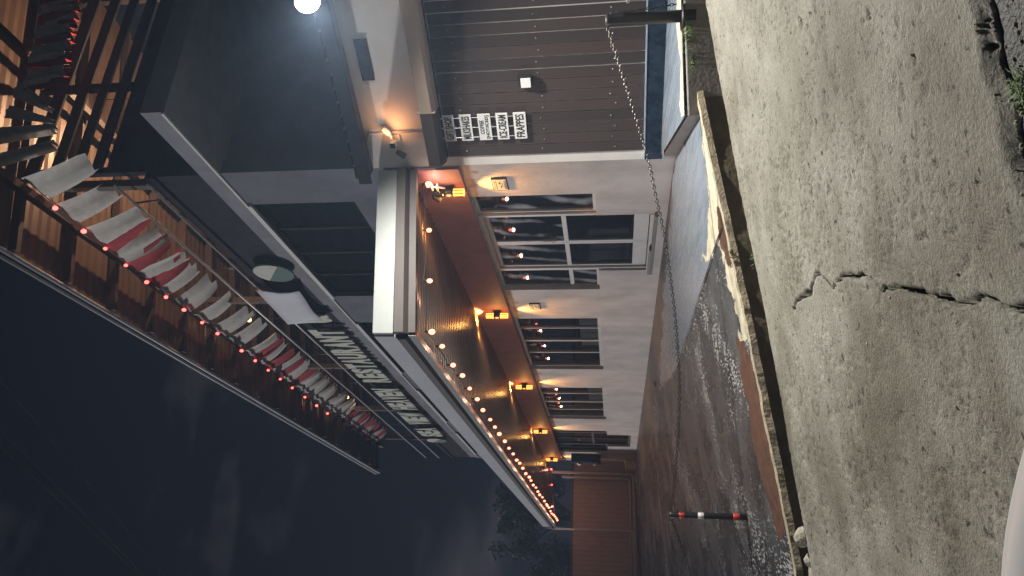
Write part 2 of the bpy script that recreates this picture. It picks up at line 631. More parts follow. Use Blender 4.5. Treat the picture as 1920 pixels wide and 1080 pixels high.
def c_far(e):
    return np.interp(e, [-14, -1.05, 0.57, 2.3, 5], [5.86, 5.86, 5.92, 6.10, 6.3])


tag(mk('ground', [(-69, -29, -3.4), (69, -29, -3.4), (69, 99, -3.4), (-69, 99, -3.4)], [(0, 1, 2, 3)], M_ground), kind='structure')


def grid(es, cs2d, zf, dispf=None):
    """es (n,), cs2d (n,m)"""
    n, m_ = cs2d.shape
    E_ = np.repeat(es[:, None], m_, 1)
    X_ = E_ * ED[0] + cs2d * CD[0]
    Y_ = E_ * ED[1] + cs2d * CD[1]
    Z_ = zf(E_, cs2d, X_, Y_)
    idx = np.arange(n * m_).reshape(n, m_)
    return X_, Y_, Z_, E_, idx


CRACK = [(0.507, 4.579), (0.548, 4.381), (0.562, 4.138), (0.634, 3.979), (0.593, 3.859), (0.524, 3.767), (0.553, 3.576), (0.527, 3.365), (0.476, 3.194), (0.422, 3.133), (0.424, 2.989), (0.385, 2.905), (0.357, 2.73), (0.326, 2.639), (0.301, 2.515), (0.281, 2.353), (0.242, 2.221), (0.234, 2.10)]


def polydist(px, py, poly):
    d = np.full(px.shape, 9.0)
    t_at = np.zeros(px.shape)
    for i in range(len(poly) - 1):
        ax, ay = poly[i]
        bx, by = poly[i + 1]
        L2 = (bx - ax) ** 2 + (by - ay) ** 2
        t = np.clip(((px - ax) * (bx - ax) + (py - ay) * (by - ay)) / L2, 0, 1)
        q = np.hypot(px - ax - t * (bx - ax), py - ay - t * (by - ay))
        k = q < d
        d[k] = q[k]
        t_at[k] = i + t[k]
    return d, t_at


# concrete street apron, with the crack, spalls and its broken near edge modelled
es = np.concatenate([np.linspace(-12, -1.9, 16), np.arange(-1.8, 3.5, 0.0115), np.linspace(3.7, 12, 14)])
ncc = 330
tt = np.linspace(0, 1, ncc)
edge_c = np.interp(es, [-12, -1, 0.0, 0.45, 0.52, 0.60, 0.70, 0.80, 0.90, 1.05, 1.2, 2, 12], [1.55, 1.6, 1.72, 1.84, 2.03, 2.045, 2.04, 2.02, 2.03, 2.02, 2.05, 2.1, 2.1])
edge_c = edge_c + 0.05 * (fbm(es, es * 0, 9.0, 4, 3) - 0.5)
lip_c = LIP - 0.045 * (fbm(es, es * 0 + 3, 5.0, 4, 8) - 0.35)
cs = edge_c[:, None] + (lip_c - edge_c)[:, None] * tt[None, :]
X_, Y_, Z_, E_, idx = grid(es, cs, lambda e, c, x, y: z_road(e))
near = np.clip((cs - 1.2) / 3, 0, 1)
disp = 0.018 * (fbm(E_, cs, 1.3, 4, 11) - 0.5) + 0.005 * (fbm(E_, cs, 9.0, 4, 12) - 0.5)
pit = fbm(E_ * 1.0, cs, 21.0, 3, 13)
disp -= 0.008 * np.clip((0.30 - pit) / 0.1, 0, 1)
rou = fbm(E_, cs, 2.3, 3, 15)
pit2 = fbm(E_, cs, 38.0, 2, 14)
disp -= 0.009 * np.clip((0.40 - pit2) / 0.12, 0, 1) * np.clip((rou - 0.44) / 0.1, 0.15, 1)
jx = E_ + 0.055 * (fbm(E_, cs, 13, 5, 21) - 0.5)
jy = cs + 0.055 * (fbm(E_, cs, 13, 5, 22) - 0.5)
dc, ta = polydist(jx, jy, CRACK)
wdt = 0.0048 + 0.007 * np.clip(fbm(ta, ta * 0, 1.1, 3, 23) - 0.30, 0, 1) * 2
disp -= 0.085 * np.clip((wdt * 1.25 - dc) / (wdt * 0.5 + 0.002), 0, 1)
ed = np.minimum(cs - edge_c[:, None], 0.3)
disp -= 0.030 * np.clip((0.05 - ed) / 0.05, 0, 1) * (0.4 + fbm(E_, cs, 8, 3, 24))
ld = lip_c[:, None] - cs
disp -= 0.022 * np.clip((0.07 - ld) / 0.07, 0, 1) * (0.2 + 1.2 * fbm(E_, cs, 10, 3, 25))
Z_ = Z_ + disp
ne, nc = cs.shape
vv = np.stack([X_.ravel(), Y_.ravel(), Z_.ravel()], 1)
# skirts on both broken edges
sk0 = np.stack([X_[:, 0], Y_[:, 0], Z_[:, 0] - 0.25], 1)
sk1 = np.stack([X_[:, -1], Y_[:, -1], Z_[:, -1] - 0.62], 1)
A = idx[:-1, :-1].ravel()
ff = np.stack([A, A + nc, A + nc + 1, A + 1], 1).tolist()
k0 = len(vv)
k1 = k0 + ne
for i in range(ne - 1):
    ff.append((int(idx[i, 0]), k0 + i, k0 + i + 1, int(idx[i + 1, 0])))
    ff.append((int(idx[i, -1]), int(idx[i + 1, -1]), k1 + i + 1, k1 + i))
ff = [tuple(reversed(f)) if False else tuple(f) for f in ff]
tag(mk('concrete_pavement', np.concatenate([vv, sk0, sk1]), ff, M_conc, smooth=True), kind='structure')

# asphalt carriageway on the camera's side, a little lower
es2 = np.concatenate([np.linspace(-14, -0.2, 20), np.arange(0, 2.2, 0.02), np.linspace(2.4, 14, 14)])
cs2 = np.repeat(np.concatenate([np.linspace(-9, 1.2, 12), np.arange(1.25, 2.4, 0.02)])[None, :], len(es2), 0)
X2, Y2, Z2, E2, id2 = grid(es2, cs2, lambda e, c, x, y: z_road(e) - 0.035)
Z2 = Z2 + 0.022 * (fbm(E2, cs2, 6, 5, 31) - 0.5)
A = id2[:-1, :-1].ravel()
n2 = cs2.shape[1]
tag(mk('road', np.stack([X2.ravel(), Y2.ravel(), Z2.ravel()], 1), np.stack([A, A + n2, A + n2 + 1, A + 1], 1).tolist(), M_asph, smooth=True), kind='structure')

# open drain between street and yard
esd = np.arange(-10, 5.01, 0.05)
vv, ff = [], []
for i, e in enumerate(esd):
    cf = float(c_far(e)) + 0.006 * math.sin(e * 9)
    xf, yf = XY(e, cf)
    zf = float(z_yard(np.array(xf), np.array(yf)))
    for c, z in ((LIP + 0.02, z_road(e) - 0.5), (LIP + 0.20, z_road(e) - 0.52), (cf + 0.005, zf - 0.46), (cf + 0.008, zf - 0.015)):
        x, y = XY(e, c)
        vv.append((x, y, z))
    if i:
        k = 4 * (i - 1)
        for j in range(3):
            ff.append((k + j, k + j + 1, k + j + 5, k + j + 4))
tag(mk('drain_channel', vv, ff, M_drain, smooth=False), kind='structure')

# rough kerb ledge along the yard edge of the drain
vv, ff = [], []
esk = np.arange(-10, 5.01, 0.015)
kj = [fbm(esk, esk * 0 + q, 7.0, 4, 60 + q) - 0.5 for q in range(3)]
for i, e in enumerate(esk):
    cf = float(c_far(e))
    j1, j2, j3 = 0.035 * kj[0][i], 0.03 * kj[1][i], 0.02 * kj[2][i]
    for c, dz in ((cf - 0.012 + j1, -0.045), (cf - 0.008 + j1, 0.006 + j3), (cf + 0.035 + j2, 0.012 + j3), (cf + 0.05 + j2, -0.03)):
        x, y = XY(e, c)
        vv.append((x, y, float(z_yard(np.array(x), np.array(y))) + dz))
    if i:
        k = 4 * (i - 1)
        for j in range(3):
            ff.append((k + j, k + j + 1, k + j + 5, k + j + 4))
tag(mk('drain_kerb', vv, ff, M_lip), kind='structure')

# the yard: one height field split into its differently finished zones
esy = np.concatenate([np.linspace(-30, -3, 22), np.arange(-2.8, 2.45, 0.025), np.linspace(2.6, 8, 12)])
tyy = np.concatenate([np.arange(0, 3.0, 0.025), 3.0 * 1.05 ** np.arange(0, 58)])
csy = c_far(esy)[:, None] + 0.035 + tyy[None, :]
Xy, Yy, Zy, Ey, idy = grid(esy, csy, lambda e, c, x, y: z_yard(x, y))
Zy = Zy + 0.014 * (fbm(Xy, Yy, 0.9, 4, 41) - 0.5) * np.clip((4.4 - Xy) / 0.6, 0, 1)
my = csy.shape[1]
Xc = (Xy[:-1, :-1] + Xy[1:, 1:]) / 2
Yc = (Yy[:-1, :-1] + Yy[1:, 1:]) / 2
wx = Xc + 0.34 * (fbm(Xc, Yc, 5.0, 5, 42) - 0.5)
wy = Yc + 0.34 * (fbm(Xc, Yc, 5.0, 5, 43) - 0.5)
zones = np.zeros(Xc.shape, int)
walk = in_poly(Xc, Yc, [(4.60, 6.8), (3.85, 5.0), (3.40, 5.0), (2.99, 5.50), (3.06, 7.3), (3.12, 9.9), (3.55, 12.6), (4.02, 11.0), (4.33, 9.17), (4.43, 7.8)])
creamz = in_poly(wx, wy, [(3.80, 4.9), (3.74, 5.62), (3.44, 5.74), (3.27, 6.1), (3.20, 6.75), (2.99, 5.75), (2.07, 5.90), (1.98, 5.60), (2.43, 5.2), (3.32, 4.9)])
rustz = in_poly(wx, wy, [(2.15, 6.0), (2.03, 5.80), (1.58, 5.6), (0.6, 5.6), (0.62, 6.33), (1.25, 6.36), (1.81, 6.19)]) | in_poly(wx, wy, [(3.15, 5.60), (2.9, 5.75), (2.66, 5.60), (2.7, 5.3), (3.0, 5.3)])
apron = in_poly(wx, wy, [(4.60, 6.8), (4.40, 7.6), (4.32, 8.8), (4.19, 9.9), (3.93, 11.3), (3.70, 13.5), (3.30, 17.2), (3.5, 22), (4.6, 26), (4.7, 15), (4.7, 8)])
zones[apron] = 4
zones[walk & ~apron] = 1
zones[creamz & (Xc > 1.9)] = 2
zones[rustz & ~creamz] = 3
zones[in_poly(wx, wy, [(3.15, 5.60), (2.9, 5.75), (2.66, 5.60), (2.7, 5.3), (3.0, 5.3)])] = 3
allv = np.stack([Xy.ravel(), Yy.ravel(), Zy.ravel()], 1)
A = idy[:-1, :-1]
for zi, (nm, mm) in enumerate((('asphalt_yard', M_yard), ('painted_walkway', M_walk), ('cream_kerb_paint', M_cream), ('red_oxide_strip', M_rust), ('brown_apron', M_apron))):
    a = A[zones == zi]
    if len(a) == 0:
        continue
    q = np.stack([a, a + my, a + my + 1, a + 1], 1)
    us, inv = np.unique(q, return_inverse=True)
    lift = np.array([0, 0, 0.0])
    tag(mk(nm, allv[us] + lift, inv.reshape(q.shape).tolist(), mm, smooth=True), kind='structure')


def yz(x, y):
    return float(z_yard(np.array(float(x)), np.array(float(y))))


# slab joints and cracks in the painted strip: thin dark fillets
def strip_on_yard(name, pts, wid, m):
    vv, ff = [], []
    pp = []
    for i in range(len(pts) - 1):
        for k in range(6):
            t = k / 6
            pp.append((pts[i][0] * (1 - t) + pts[i + 1][0] * t + random.uniform(-.008, .008), pts[i][1] * (1 - t) + pts[i + 1][1] * t + random.uniform(-.008, .008)))
    pp.append(pts[-1])
    for i, (x, y) in enumerate(pp):
        q = pp[min(i + 1, len(pp) - 1)]
        p0 = pp[max(i - 1, 0)]
        d = Vector((q[0] - p0[0], q[1] - p0[1], 0)).normalized()
        n = Vector((-d.y, d.x, 0)) * wid * random.uniform(0.3, 1.2)
        for s in (-1, 1):
            xx, yy = x + s * n.x, y + s * n.y
            vv.append((xx, yy, yz(xx, yy) + 0.011))
        if i:
            k = 2 * (i - 1)
            ff.append((k, k + 1, k + 3, k + 2))
    return tag(mk(name, vv, ff, m), kind='structure')


strip_on_yard('joint_sealant', [(3.24, 5.40), (2.99, 5.55), (3.02, 6.4), (3.06, 7.3), (3.10, 8.8), (3.12, 9.9)], 0.012, M_black)
strip_on_yard('joint_sealant', [(3.20, 5.48), (2.60, 5.66), (2.02, 5.84)], 0.006, M_black)
strip_on_yard('joint_sealant', [(2.95, 5.53), (2.45, 5.66), (2.08, 5.80)], 0.004, M_black)

# ================================================================== main restaurant building
B = empty('restaurant_building', (4.54, 6.8, 0), 'two-storey white restaurant with maroon band, ribbed canopy and roof terrace', 'building')
lowh = [(7.50, 8.03, 0.88, 2.40), (8.03, 9.68, 0.18, 2.40), (9.68, 10.36, 0.88, 2.40), (11.60, 14.52, 0.89, 2.42), (15.92, 18.90, 0.88, 2.43), (20.30, 20.80, 0.88, 2.46), (20.80, 22.42, 0.20, 2.46), (22.42, 23.40, 0.88, 2.46)]
wall_x('wall', 4.54, 4.72, (6.80, 24.9), (-0.25, 3.05), lowh, M_white, B)
uph = [(7.54, 10.55, 3.9, 5.30), (11.77, 14.80, 3.9, 5.30), (16.20, 19.42, 3.9, 5.30), (20.80, 24.0, 3.9, 5.30)]
wall_x('upper_wall', 4.545, 4.72, (6.80, 24.9), (3.05, 5.32), uph, M_upper, B)
box('maroon_band', 4.505, 4.54, 6.83, 24.6, 2.415, 3.04, M_maroon, B)
boxes('end_wall', [b8(4.72, 9.5, 6.85, 7.0, -0.2, 5.32), b8(4.72, 9.5, 24.75, 24.9, -0.2, 5.32), b8(9.5, 9.65, 6.85, 24.9, -0.2, 5.32)], M_upper, B)
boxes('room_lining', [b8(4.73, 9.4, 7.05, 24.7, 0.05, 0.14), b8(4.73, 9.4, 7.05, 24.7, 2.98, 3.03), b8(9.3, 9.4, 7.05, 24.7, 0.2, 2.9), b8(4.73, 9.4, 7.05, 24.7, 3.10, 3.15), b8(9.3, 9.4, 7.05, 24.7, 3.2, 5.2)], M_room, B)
for (y0, y1) in ((11.62, 14.5), (15.94, 18.88)):
    n = 60
    vv, ff = [], []
    for i in range(n + 1):
        y = y0 + (y1 - y0) * i / n
        x = 4.95 + 0.02 * math.sin(i * 1.9)
        vv += [(x, y, 0.80), (x, y, 1.32)]
        if i:
            ff.append((2 * i - 2, 2 * i, 2 * i + 1, 2 * i - 1))
    mk('half_curtain', vv, ff, M_curtain, B, smooth=True)


def window(nm, y0, y1, z0, z1, mull=(), rails=(), X=4.60, fw=0.05, glass=M_glass, thick=None, frame=M_alu):
    """aluminium window: frame mesh with one pane per light"""
    b = [b8(X, X + 0.06, y0, y0 + fw, z0, z1), b8(X, X + 0.06, y1 - fw, y1, z0, z1), b8(X + 0.001, X + 0.059, y0 + fw, y1 - fw, z1 - fw, z1), b8(X + 0.001, X + 0.059, y0 + fw, y1 - fw, z0, z0 + fw)]
    for i, m_ in enumerate(mull):
        h = (thick[i] if thick else 0.045) / 2
        b.append(b8(X + 0.003, X + 0.057, m_ - h, m_ + h, z0 + fw, z1 - fw))
    edges = [y0 + fw] + list(mull) + [y1 - fw]
    for r_ in rails:
        for i in range(len(edges) - 1):
            b.append(b8(X + 0.006, X + 0.054, edges[i] + 0.022, edges[i + 1] - 0.022, r_ - 0.03, r_ + 0.03))
    wd = boxes(nm, b, frame, B)
    for i in range(len(edges) - 1):
        zz = [z0 + fw] + list(rails) + [z1 - fw]
        for j in range(len(zz) - 1):
            mk('pane', [(X + 0.03, edges[i], zz[j]), (X + 0.03, edges[i + 1], zz[j]), (X + 0.03, edges[i + 1], zz[j + 1]), (X + 0.03, edges[i], zz[j + 1])], [(0, 3, 2, 1)], glass, wd)
    return wd


window('side_light', 7.502, 8.026, 0.882, 2.398, glass=M_glass_s, fw=0.035)
window('side_light', 9.704, 10.358, 0.882, 2.398, rails=(1.30,), glass=M_glass_s, fw=0.035)
window('window', 11.602, 14.518, 0.892, 2.418, mull=(12.25, 12.93, 13.62), thick=(0.03, 0.06, 0.04), fw=0.06)
window('window', 15.922, 18.898, 0.882, 2.428, mull=(16.65, 17.40, 18.15), thick=(0.04, 0.07, 0.04), fw=0.06)
window('side_light', 20.302, 20.79, 0.882, 2.458, glass=M_glass, frame=M_gutter)
window('side_light', 22.43, 23.398, 0.882, 2.458, glass=M_glass, frame=M_gutter)
window('double_door', 20.802, 22.418, 0.215, 2.458, mull=(21.6,), rails=(1.30,), glass=M_glass, frame=M_gutter)
for h in uph:
    n = 4
    window('upper_window', h[0] + 0.002, h[1] - 0.002, h[2] + 0.002, h[3] - 0.002, mull=[h[0] + (h[1] - h[0]) * k / n for k in range(1, n)], X=4.585, glass=M_glass_up, frame=M_darkboard, fw=0.04)
    boxes('window_head', [b8(4.50, 4.545, h[0] - 0.02, h[1] + 0.02, 5.27, 5.315)], M_alu, B)
# double glass door, two leaves with mid rail, bottom rail, handle and step
D = boxes('door_frame', [b8(4.57, 4.66, 8.03, 8.075, 0.182, 2.398), b8(4.57, 4.66, 9.635, 9.70, 0.182, 2.398), b8(4.572, 4.658, 8.075, 9.635, 2.34, 2.398), b8(4.53, 4.67, 8.03, 9.70, 0.16, 0.20)], M_alu, B)
for k, (y0, y1) in enumerate(((8.08, 8.868), (8.874, 9.63))):
    X = 4.60
    leaf = boxes('door_leaf', [b8(X, X + 0.04, y0, y0 + 0.045, 0.21, 2.335), b8(X, X + 0.04, y1 - 0.045, y1, 0.21, 2.335), b8(X + 0.001, X + 0.039, y0 + 0.045, y1 - 0.045, 2.285, 2.335), b8(X + 0.001, X + 0.039, y0 + 0.045, y1 - 0.045, 0.21, 0.40), b8(X + 0.001, X + 0.039, y0 + 0.045, y1 - 0.045, 1.275, 1.335)], M_alu, B)
    mk('pane', [(X + 0.02, y0, 1.3), (X + 0.02, y1, 1.3), (X + 0.02, y1, 2.31), (X + 0.02, y0, 2.31)], [(0, 3, 2, 1)], M_glass_s, leaf)
    mk('pane', [(X + 0.02, y0, 0.3), (X + 0.02, y1, 0.3), (X + 0.02, y1, 1.3), (X + 0.02, y0, 1.3)], [(0, 3, 2, 1)], M_glass, leaf)
    if k == 0:
        boxes('handle', [b8(4.55, 4.575, y1 - 0.125, y1 - 0.095, 1.44, 1.62), b8(4.575, 4.60, y1 - 0.12, y1 - 0.10, 1.46, 1.48), b8(4.575, 4.60, y1 - 0.12, y1 - 0.10, 1.58, 1.60)], M_alu, leaf)
        boxes('lock', [b8(4.585, 4.60, y1 - 0.035, y1 - 0.008, 1.47, 1.50)], M_black, leaf)
box('door_step', 4.48, 4.54, 8.0, 9.72, 0.115, 0.155, M_step, B, bev=0.006)
box('threshold', 4.46, 4.57, 8.90, 9.68, 0.158, 0.185, M_flash, B)

# sign band (edge of the terrace floor) and its dark coping
SB = boxes('sign_band', [b8(4.54, 9.65, 5.62, 24.72, 5.325, 5.60)], M_slab, B)
boxes('shaded_void_board', [b8(4.545, 9.65, 6.83, 24.715, 5.602, 6.18)], M_darkboard, B)  # dark board stands in for the shaded void behind the letters
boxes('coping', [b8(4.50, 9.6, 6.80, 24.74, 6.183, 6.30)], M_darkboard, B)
boxes('band_drip', [b8(4.515, 4.54, 5.62, 24.72, 5.325, 5.355)], M_alu, B)

# ribbed lean-to canopy
CN = empty('canopy', (2.5, 6.8, 2.7))
CN.parent = B
CN.location = Vector((2.5, 6.8, 2.7)) - WL[B.name]
WL[CN.name] = Vector((2.5, 6.8, 2.7))
Y0c, Y1c = 6.86, 26.2
vv, ff = [], []
per = 0.125
nseg = int((Y1c - Y0c) / per) * 6
for i in range(nseg + 1):
    y = Y0c + (Y1c - Y0c) * i / nseg
    ph = (i % 6) / 6
    h = 0.030 * (1 if ph < 0.34 else (0 if 0.5 <= ph < 0.84 else 0.5))
    vv += [(2.56, y, 2.735 + h), (4.505, y, 2.985 + h)]
    if i:
        ff.append((2 * i - 2, 2 * i - 1, 2 * i + 1, 2 * i))
mk('ceiling_sheet', vv, ff, M_ceil, CN)


def slope8(y0, y1, zo0, zo1, zi0, zi1, xo=2.5, xi=4.535):
    return [(xo, y0, zo0), (xi, y0, zi0), (xi, y1, zi0), (xo, y1, zo0), (xo, y0, zo1), (xi, y0, zi1), (xi, y1, zi1), (xo, y1, zo1)]


boxes('roof_sheet', [slope8(6.86, 26.2, 3.08, 3.12, 3.28, 3.32, xo=2.53)], M_roofd, CN)
boxes('end_flashing', [slope8(6.785, 6.83, 2.945, 3.165, 3.125, 3.355, xi=4.50)], M_flash, CN, bev=0.004)
# gutter at the near end: upper lip, sloping belly, lower lip
EG = []
for xo, xi, do in ((2.505, 4.505, 0),):
    prof = [(6.80, 0.232), (6.755, 0.225), (6.755, 0.125), (6.80, 0.085), (6.775, 0.075), (6.775, 0.0), (6.86, 0.0), (6.86, 0.232)]
    vv, ff = [], []
    for x, zb in ((xo, 2.705), (xi, 2.895)):
        vv += [(x, y, zb + z) for y, z in prof]
    n = len(prof)
    ff = [(i, (i + 1) % n, n + (i + 1) % n, n + i) for i in range(n)] + [tuple(reversed(range(n))), tuple(range(n, 2 * n))]
    mk('end_gutter', vv, ff, M_gutter, CN)
boxes('front_fascia', [b8(2.48, 2.525, 6.84, 17.4, 2.93, 3.16), b8(2.478, 2.523, 17.41, 26.25, 2.93, 3.16)], M_fascia, CN)
prof = [(2.525, 2.925), (2.50, 2.915), (2.45, 2.90), (2.45, 2.82), (2.505, 2.785), (2.56, 2.785), (2.56, 2.925)]
vv = [(x, 6.84, z) for x, z in prof] + [(x, 26.25, z) for x, z in prof]
n = len(prof)
mk('front_gutter', vv, [(i, n + i, n + (i + 1) % n, (i + 1) % n) for i in range(n)] + [tuple(range(n)), tuple(reversed(range(n, 2 * n)))], M_gutter, CN)
mk('bottom_lip', *(lambda v: (v, BF))([(2.475, 6.80, 2.705), (2.56, 6.80, 2.715), (2.56, 26.25, 2.715), (2.475, 26.25, 2.705), (2.475, 6.80, 2.78), (2.56, 6.80, 2.78), (2.56, 26.25, 2.78), (2.475, 26.25, 2.78)]), M_flash, CN)
boxes('far_beam', [slope8(26.205, 26.30, 2.71, 3.10, 2.93, 3.32, xo=2.57)], M_gutter, CN)

# ================================================================== gift shop wing
G = empty('gift_shop', (*P(0.8, 0, 0)[:2], 0), 'low white gift shop wing clad in dark brown vertical boards', 'building')
boxes('wall', [w8(0.0, 3.6, -0.16, 0.0, -0.2, 3.44)], M_wing, G)
boxes('return_wall', [w8(3.45, 3.6, -4.0, -0.165, -0.2, 3.44)], M_wing, G)
ba = 0.118
k = 0
screws = []
while ba < 3.3:
    wd_ = 0.1225
    gp = random.choice((0.007, 0.010, 0.013, 0.009))
    th_ = random.uniform(0.005, 0.007)
    tp = 2.50 + random.uniform(-0.006, 0.006)
    boxes('board', [w8(ba, ba + wd_ - gp, 0.004, 0.004 + th_, 0.338, tp)], M_board[random.randrange(4)], G)
    for z in (2.28, 1.42, 0.66):
        v, f = lathe_geo(P(ba + wd_ / 2 + random.uniform(-.01, .01), 0.004 + th_, z + random.uniform(-.03, .03) - 0.012 * k * 0), EO, [(0.0085, 0), (0.008, 0.006), (0.004, 0.010)], 6)
        screws.append((v, f))
    ba += wd_
    k += 1
v, f = join_geo(screws)
tag(mk('screws', v, f, M_screw, G), kind='stuff')
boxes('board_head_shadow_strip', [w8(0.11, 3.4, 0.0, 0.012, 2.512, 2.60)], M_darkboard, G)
# awning gutter over the boards, two lengths with a joint, angled end
for nm, a0, a1 in (('awning_gutter', 0.085, 0.735), ('awning_gutter', 0.742, 3.45)):
    prof = [(0.0, 2.73), (0.19, 2.70), (0.20, 2.685), (0.20, 2.565), (0.15, 2.53), (0.06, 2.525), (0.0, 2.53)]
    vv = [P(a0 + (0.02 if o > 0.1 and a0 < 0.1 else 0), o, z) for o, z in prof] + [P(a1, o, z) for o, z in prof]
    n = len(prof)
    mk(nm, vv, [(i, (i + 1) % n, n + (i + 1) % n, n + i) for i in range(n)] + [tuple(reversed(range(n))), tuple(range(n, 2 * n))], M_gutter if a0 < 0.1 else M_tan, G)
mk('gutter_joint', *(lambda v: (v, BF))(w8(0.733, 0.744, 0.0, 0.204, 2.527, 2.737)), M_tan, G)
# plinth
boxes('plinth', [w8(0.02, 3.5, 0.0, 0.05, 0.135, 0.322)], M_blue, G)
boxes('plinth_edge', [w8(0.015, 3.5, 0.0, 0.056, 0.3225, 0.336), w8(0.015, 3.5, 0.0, 0.062, 0.118, 0.134)], M_bluelip, G)
# roof of the wing
rv = [P(-0.02, 0.30, 3.45), P(3.9, 0.30, 3.45), P(3.9, -3.2, 4.75), P(-0.02, -3.2, 4.75)]
rf = boxes('roof', [[rv[0], rv[1], rv[2], rv[3]] + [tuple(np.array(q) + [0, 0, 0.06]) for q in rv]], M_roofd, G)
for i in range(26):
    a = 0.05 + i * 0.15
    p0, p1 = np.array(P(a, 0.30, 3.512)), np.array(P(a, -3.2, 4.812))
    sx = EA * 0.02
    mk('roof_rib', [tuple(p0 - sx), tuple(p0 + sx), tuple(p1 + sx), tuple(p1 - sx)] + [tuple(q + np.array([0, 0, 0.025])) for q in (p0 - sx * 0.6, p0 + sx * 0.6, p1 + sx * 0.6, p1 - sx * 0.6)], BF, M_roofd, rf)
boxes('eave_fascia', [w8(-0.02, 3.9, 0.30, 0.325, 3.36, 3.50)], M_darkboard, G)
boxes('soffit', [w8(-0.02, 3.9, 0.005, 0.298, 3.425, 3.447)], M_wood, G)
boxes('wall_vent', [w8(1.06, 1.50, 0.0, 0.03, 3.17, 3.30)], M_darkboard, G)

# raised platform in front of the gift shop
PFp = [(4.50, 6.70, 0.128), (3.97, 5.30, 0.015), (4.60, 4.84, 0.055), (6.2, 3.75, 0.12), P(3.5, 0.0, 0.13), P(0.06, 0.0, 0.13)]
top = [tuple(p) for p in PFp]
bot = [(p[0], p[1], -0.40) for p in PFp]
n = len(top)
PFm = mk('platform', top + bot, [tuple(reversed(range(n)))[::-1]] + [(i, n + i, n + (i + 1) % n, (i + 1) % n) for i in range(n)], M_step, None, bev=0.012)
tag(PFm, kind='structure')


def on_pf(x, y):
    # plane through three platform corners
    p0, p1, p2 = [Vector(PFp[i]) for i in (0, 1, 3)]
    nn = (p1 - p0).cross(p2 - p0)
    return p0.z - (nn.x * (x - p0.x) + nn.y * (y - p0.y)) / nn.z


def pf_zone(name, poly, m, lift):
    vv = [(x, y, on_pf(x, y) + lift) for x, y in poly]
    return tag(mk(name, vv, [tuple(range(len(vv)))], m), kind='structure')


pf_zone('platform_paint', [(4.495, 6.66), (3.99, 5.32), (4.62, 4.87), (6.1, 3.85), (5.95, 4.00), (5.40, 5.02), (4.62, 6.52)], M_walk, 0.022)
e_in, e_out = [], []
for i in range(22):
    t = i / 21
    x, y = 3.99 + (6.0 - 3.99) * t, 5.315 + (3.92 - 5.315) * t
    e_out.append((x, y))
    wv = 0.16 + 0.06 * math.sin(i * 1.3) + random.uniform(-.03, .03) + (0.10 if 6 < i < 15 else 0)
    e_in.append((x + wv * 0.5, y + wv * 0.86))
pf_zone('platform_cream_edge', e_out + e_in[::-1], M_cream, 0.028)

# ================================================================== terrace above: rails, roof, end slats
T = empty('terrace_roof', (5.0, 6.0, 6.3), 'dark timber terrace roof with rafters on posts above the sign band', 'roof')
roofp = [(3.6, 4.6, 7.93), (9.0, 4.6, 9.2), (9.0, 22.5, 9.35), (3.6, 22.5, 8.12)]
vv, ff = [], []
n = 220
for i in range(n + 1):
    y = 4.6 + 17.9 * i / n
    zz = 0.012 * (i % 2)
    q = 0.17 * i / n
    vv += [(3.6, y, 7.93 + q + zz), (9.0, y, 9.2 + q + zz)]
    if i:
        ff.append((2 * i - 2, 2 * i - 1, 2 * i + 1, 2 * i))
M_terrceil = mat('terrace_sheet', (0.125, 0.085, 0.066), 0.45, 0.2, var=0.12, scale=4)
mk('roof_sheet', vv, ff, M_terrceil, T)
boxes('top_cover', [[(3.58, 4.58, 8.0), (9.0, 4.58, 9.27), (9.0, 22.52, 9.44), (3.58, 22.52, 8.17), (3.58, 4.58, 8.03), (9.0, 4.58, 9.30), (9.0, 22.52, 9.47), (3.58, 22.52, 8.20)]], M_roofd, T)
for i in range(19):
    y = 5.0 + i * 0.95
    q = 0.17 * (y - 4.6) / 17.9
    boxes('rafter', [[(3.62, y, 7.78 + q), (8.9, y, 9.03 + q), (8.9, y + 0.07, 9.03 + q), (3.62, y + 0.07, 7.78 + q), (3.62, y, 7.90 + q), (8.9, y, 9.15 + q), (8.9, y + 0.07, 9.15 + q), (3.62, y + 0.07, 7.90 + q)]], M_wood, T)
for x in (4.35, 6.3):
    q = (x - 3.6) * 0.236
    boxes('purlin', [[(x, 4.7, 7.63 + q), (x + 0.09, 4.7, 7.63 + q), (x + 0.09, 22.4, 7.80 + q), (x, 22.4, 7.80 + q), (x, 4.7, 7.76 + q), (x + 0.09, 4.7, 7.76 + q), (x + 0.09, 22.4, 7.93 + q), (x, 22.4, 7.93 + q)]], M_wood, T)
# eave gutter: two bright lines
for dx, dz, r_ in ((0.0, 0.0, 0.03), (-0.03, 0.11, 0.022)):
    tube('eave_gutter', [(3.57 + dx, 4.6, 7.86 + dz), (3.57 + dx, 13, 7.95 + dz), (3.57 + dx, 22.5, 8.06 + dz)], r_, M_fascia, T)
for y in (7.1, 10.9, 14.7, 18.5, 22.2):
    box('post', 4.60, 4.70, y, y + 0.1, 6.30, 7.75 + 0.0095 * (y - 4.6), M_wood, T)

RL = empty('terrace_railing', (4.45, 7, 6.3), 'two thin pale metal rails along the terrace edge above the lettering', 'railing')
tube('upper_rail', [(4.45, 6.85, 6.71), (4.45, 12.8, 6.85), (4.45, 24.5, 7.12)], 0.018, M_alu, RL)
tube('lower_rail', [(4.45, 6.85, 6.28), (4.45, 12.8, 6.40), (4.45, 24.5, 6.66)], 0.018, M_alu, RL)
for i in range(9):
    y = 7.3 + i * 2.05
    tube('baluster', [(4.52, y, 6.29), (4.47, y, 6.72 + 0.0235 * (y - 6.4))], 0.014, M_blackp, RL)

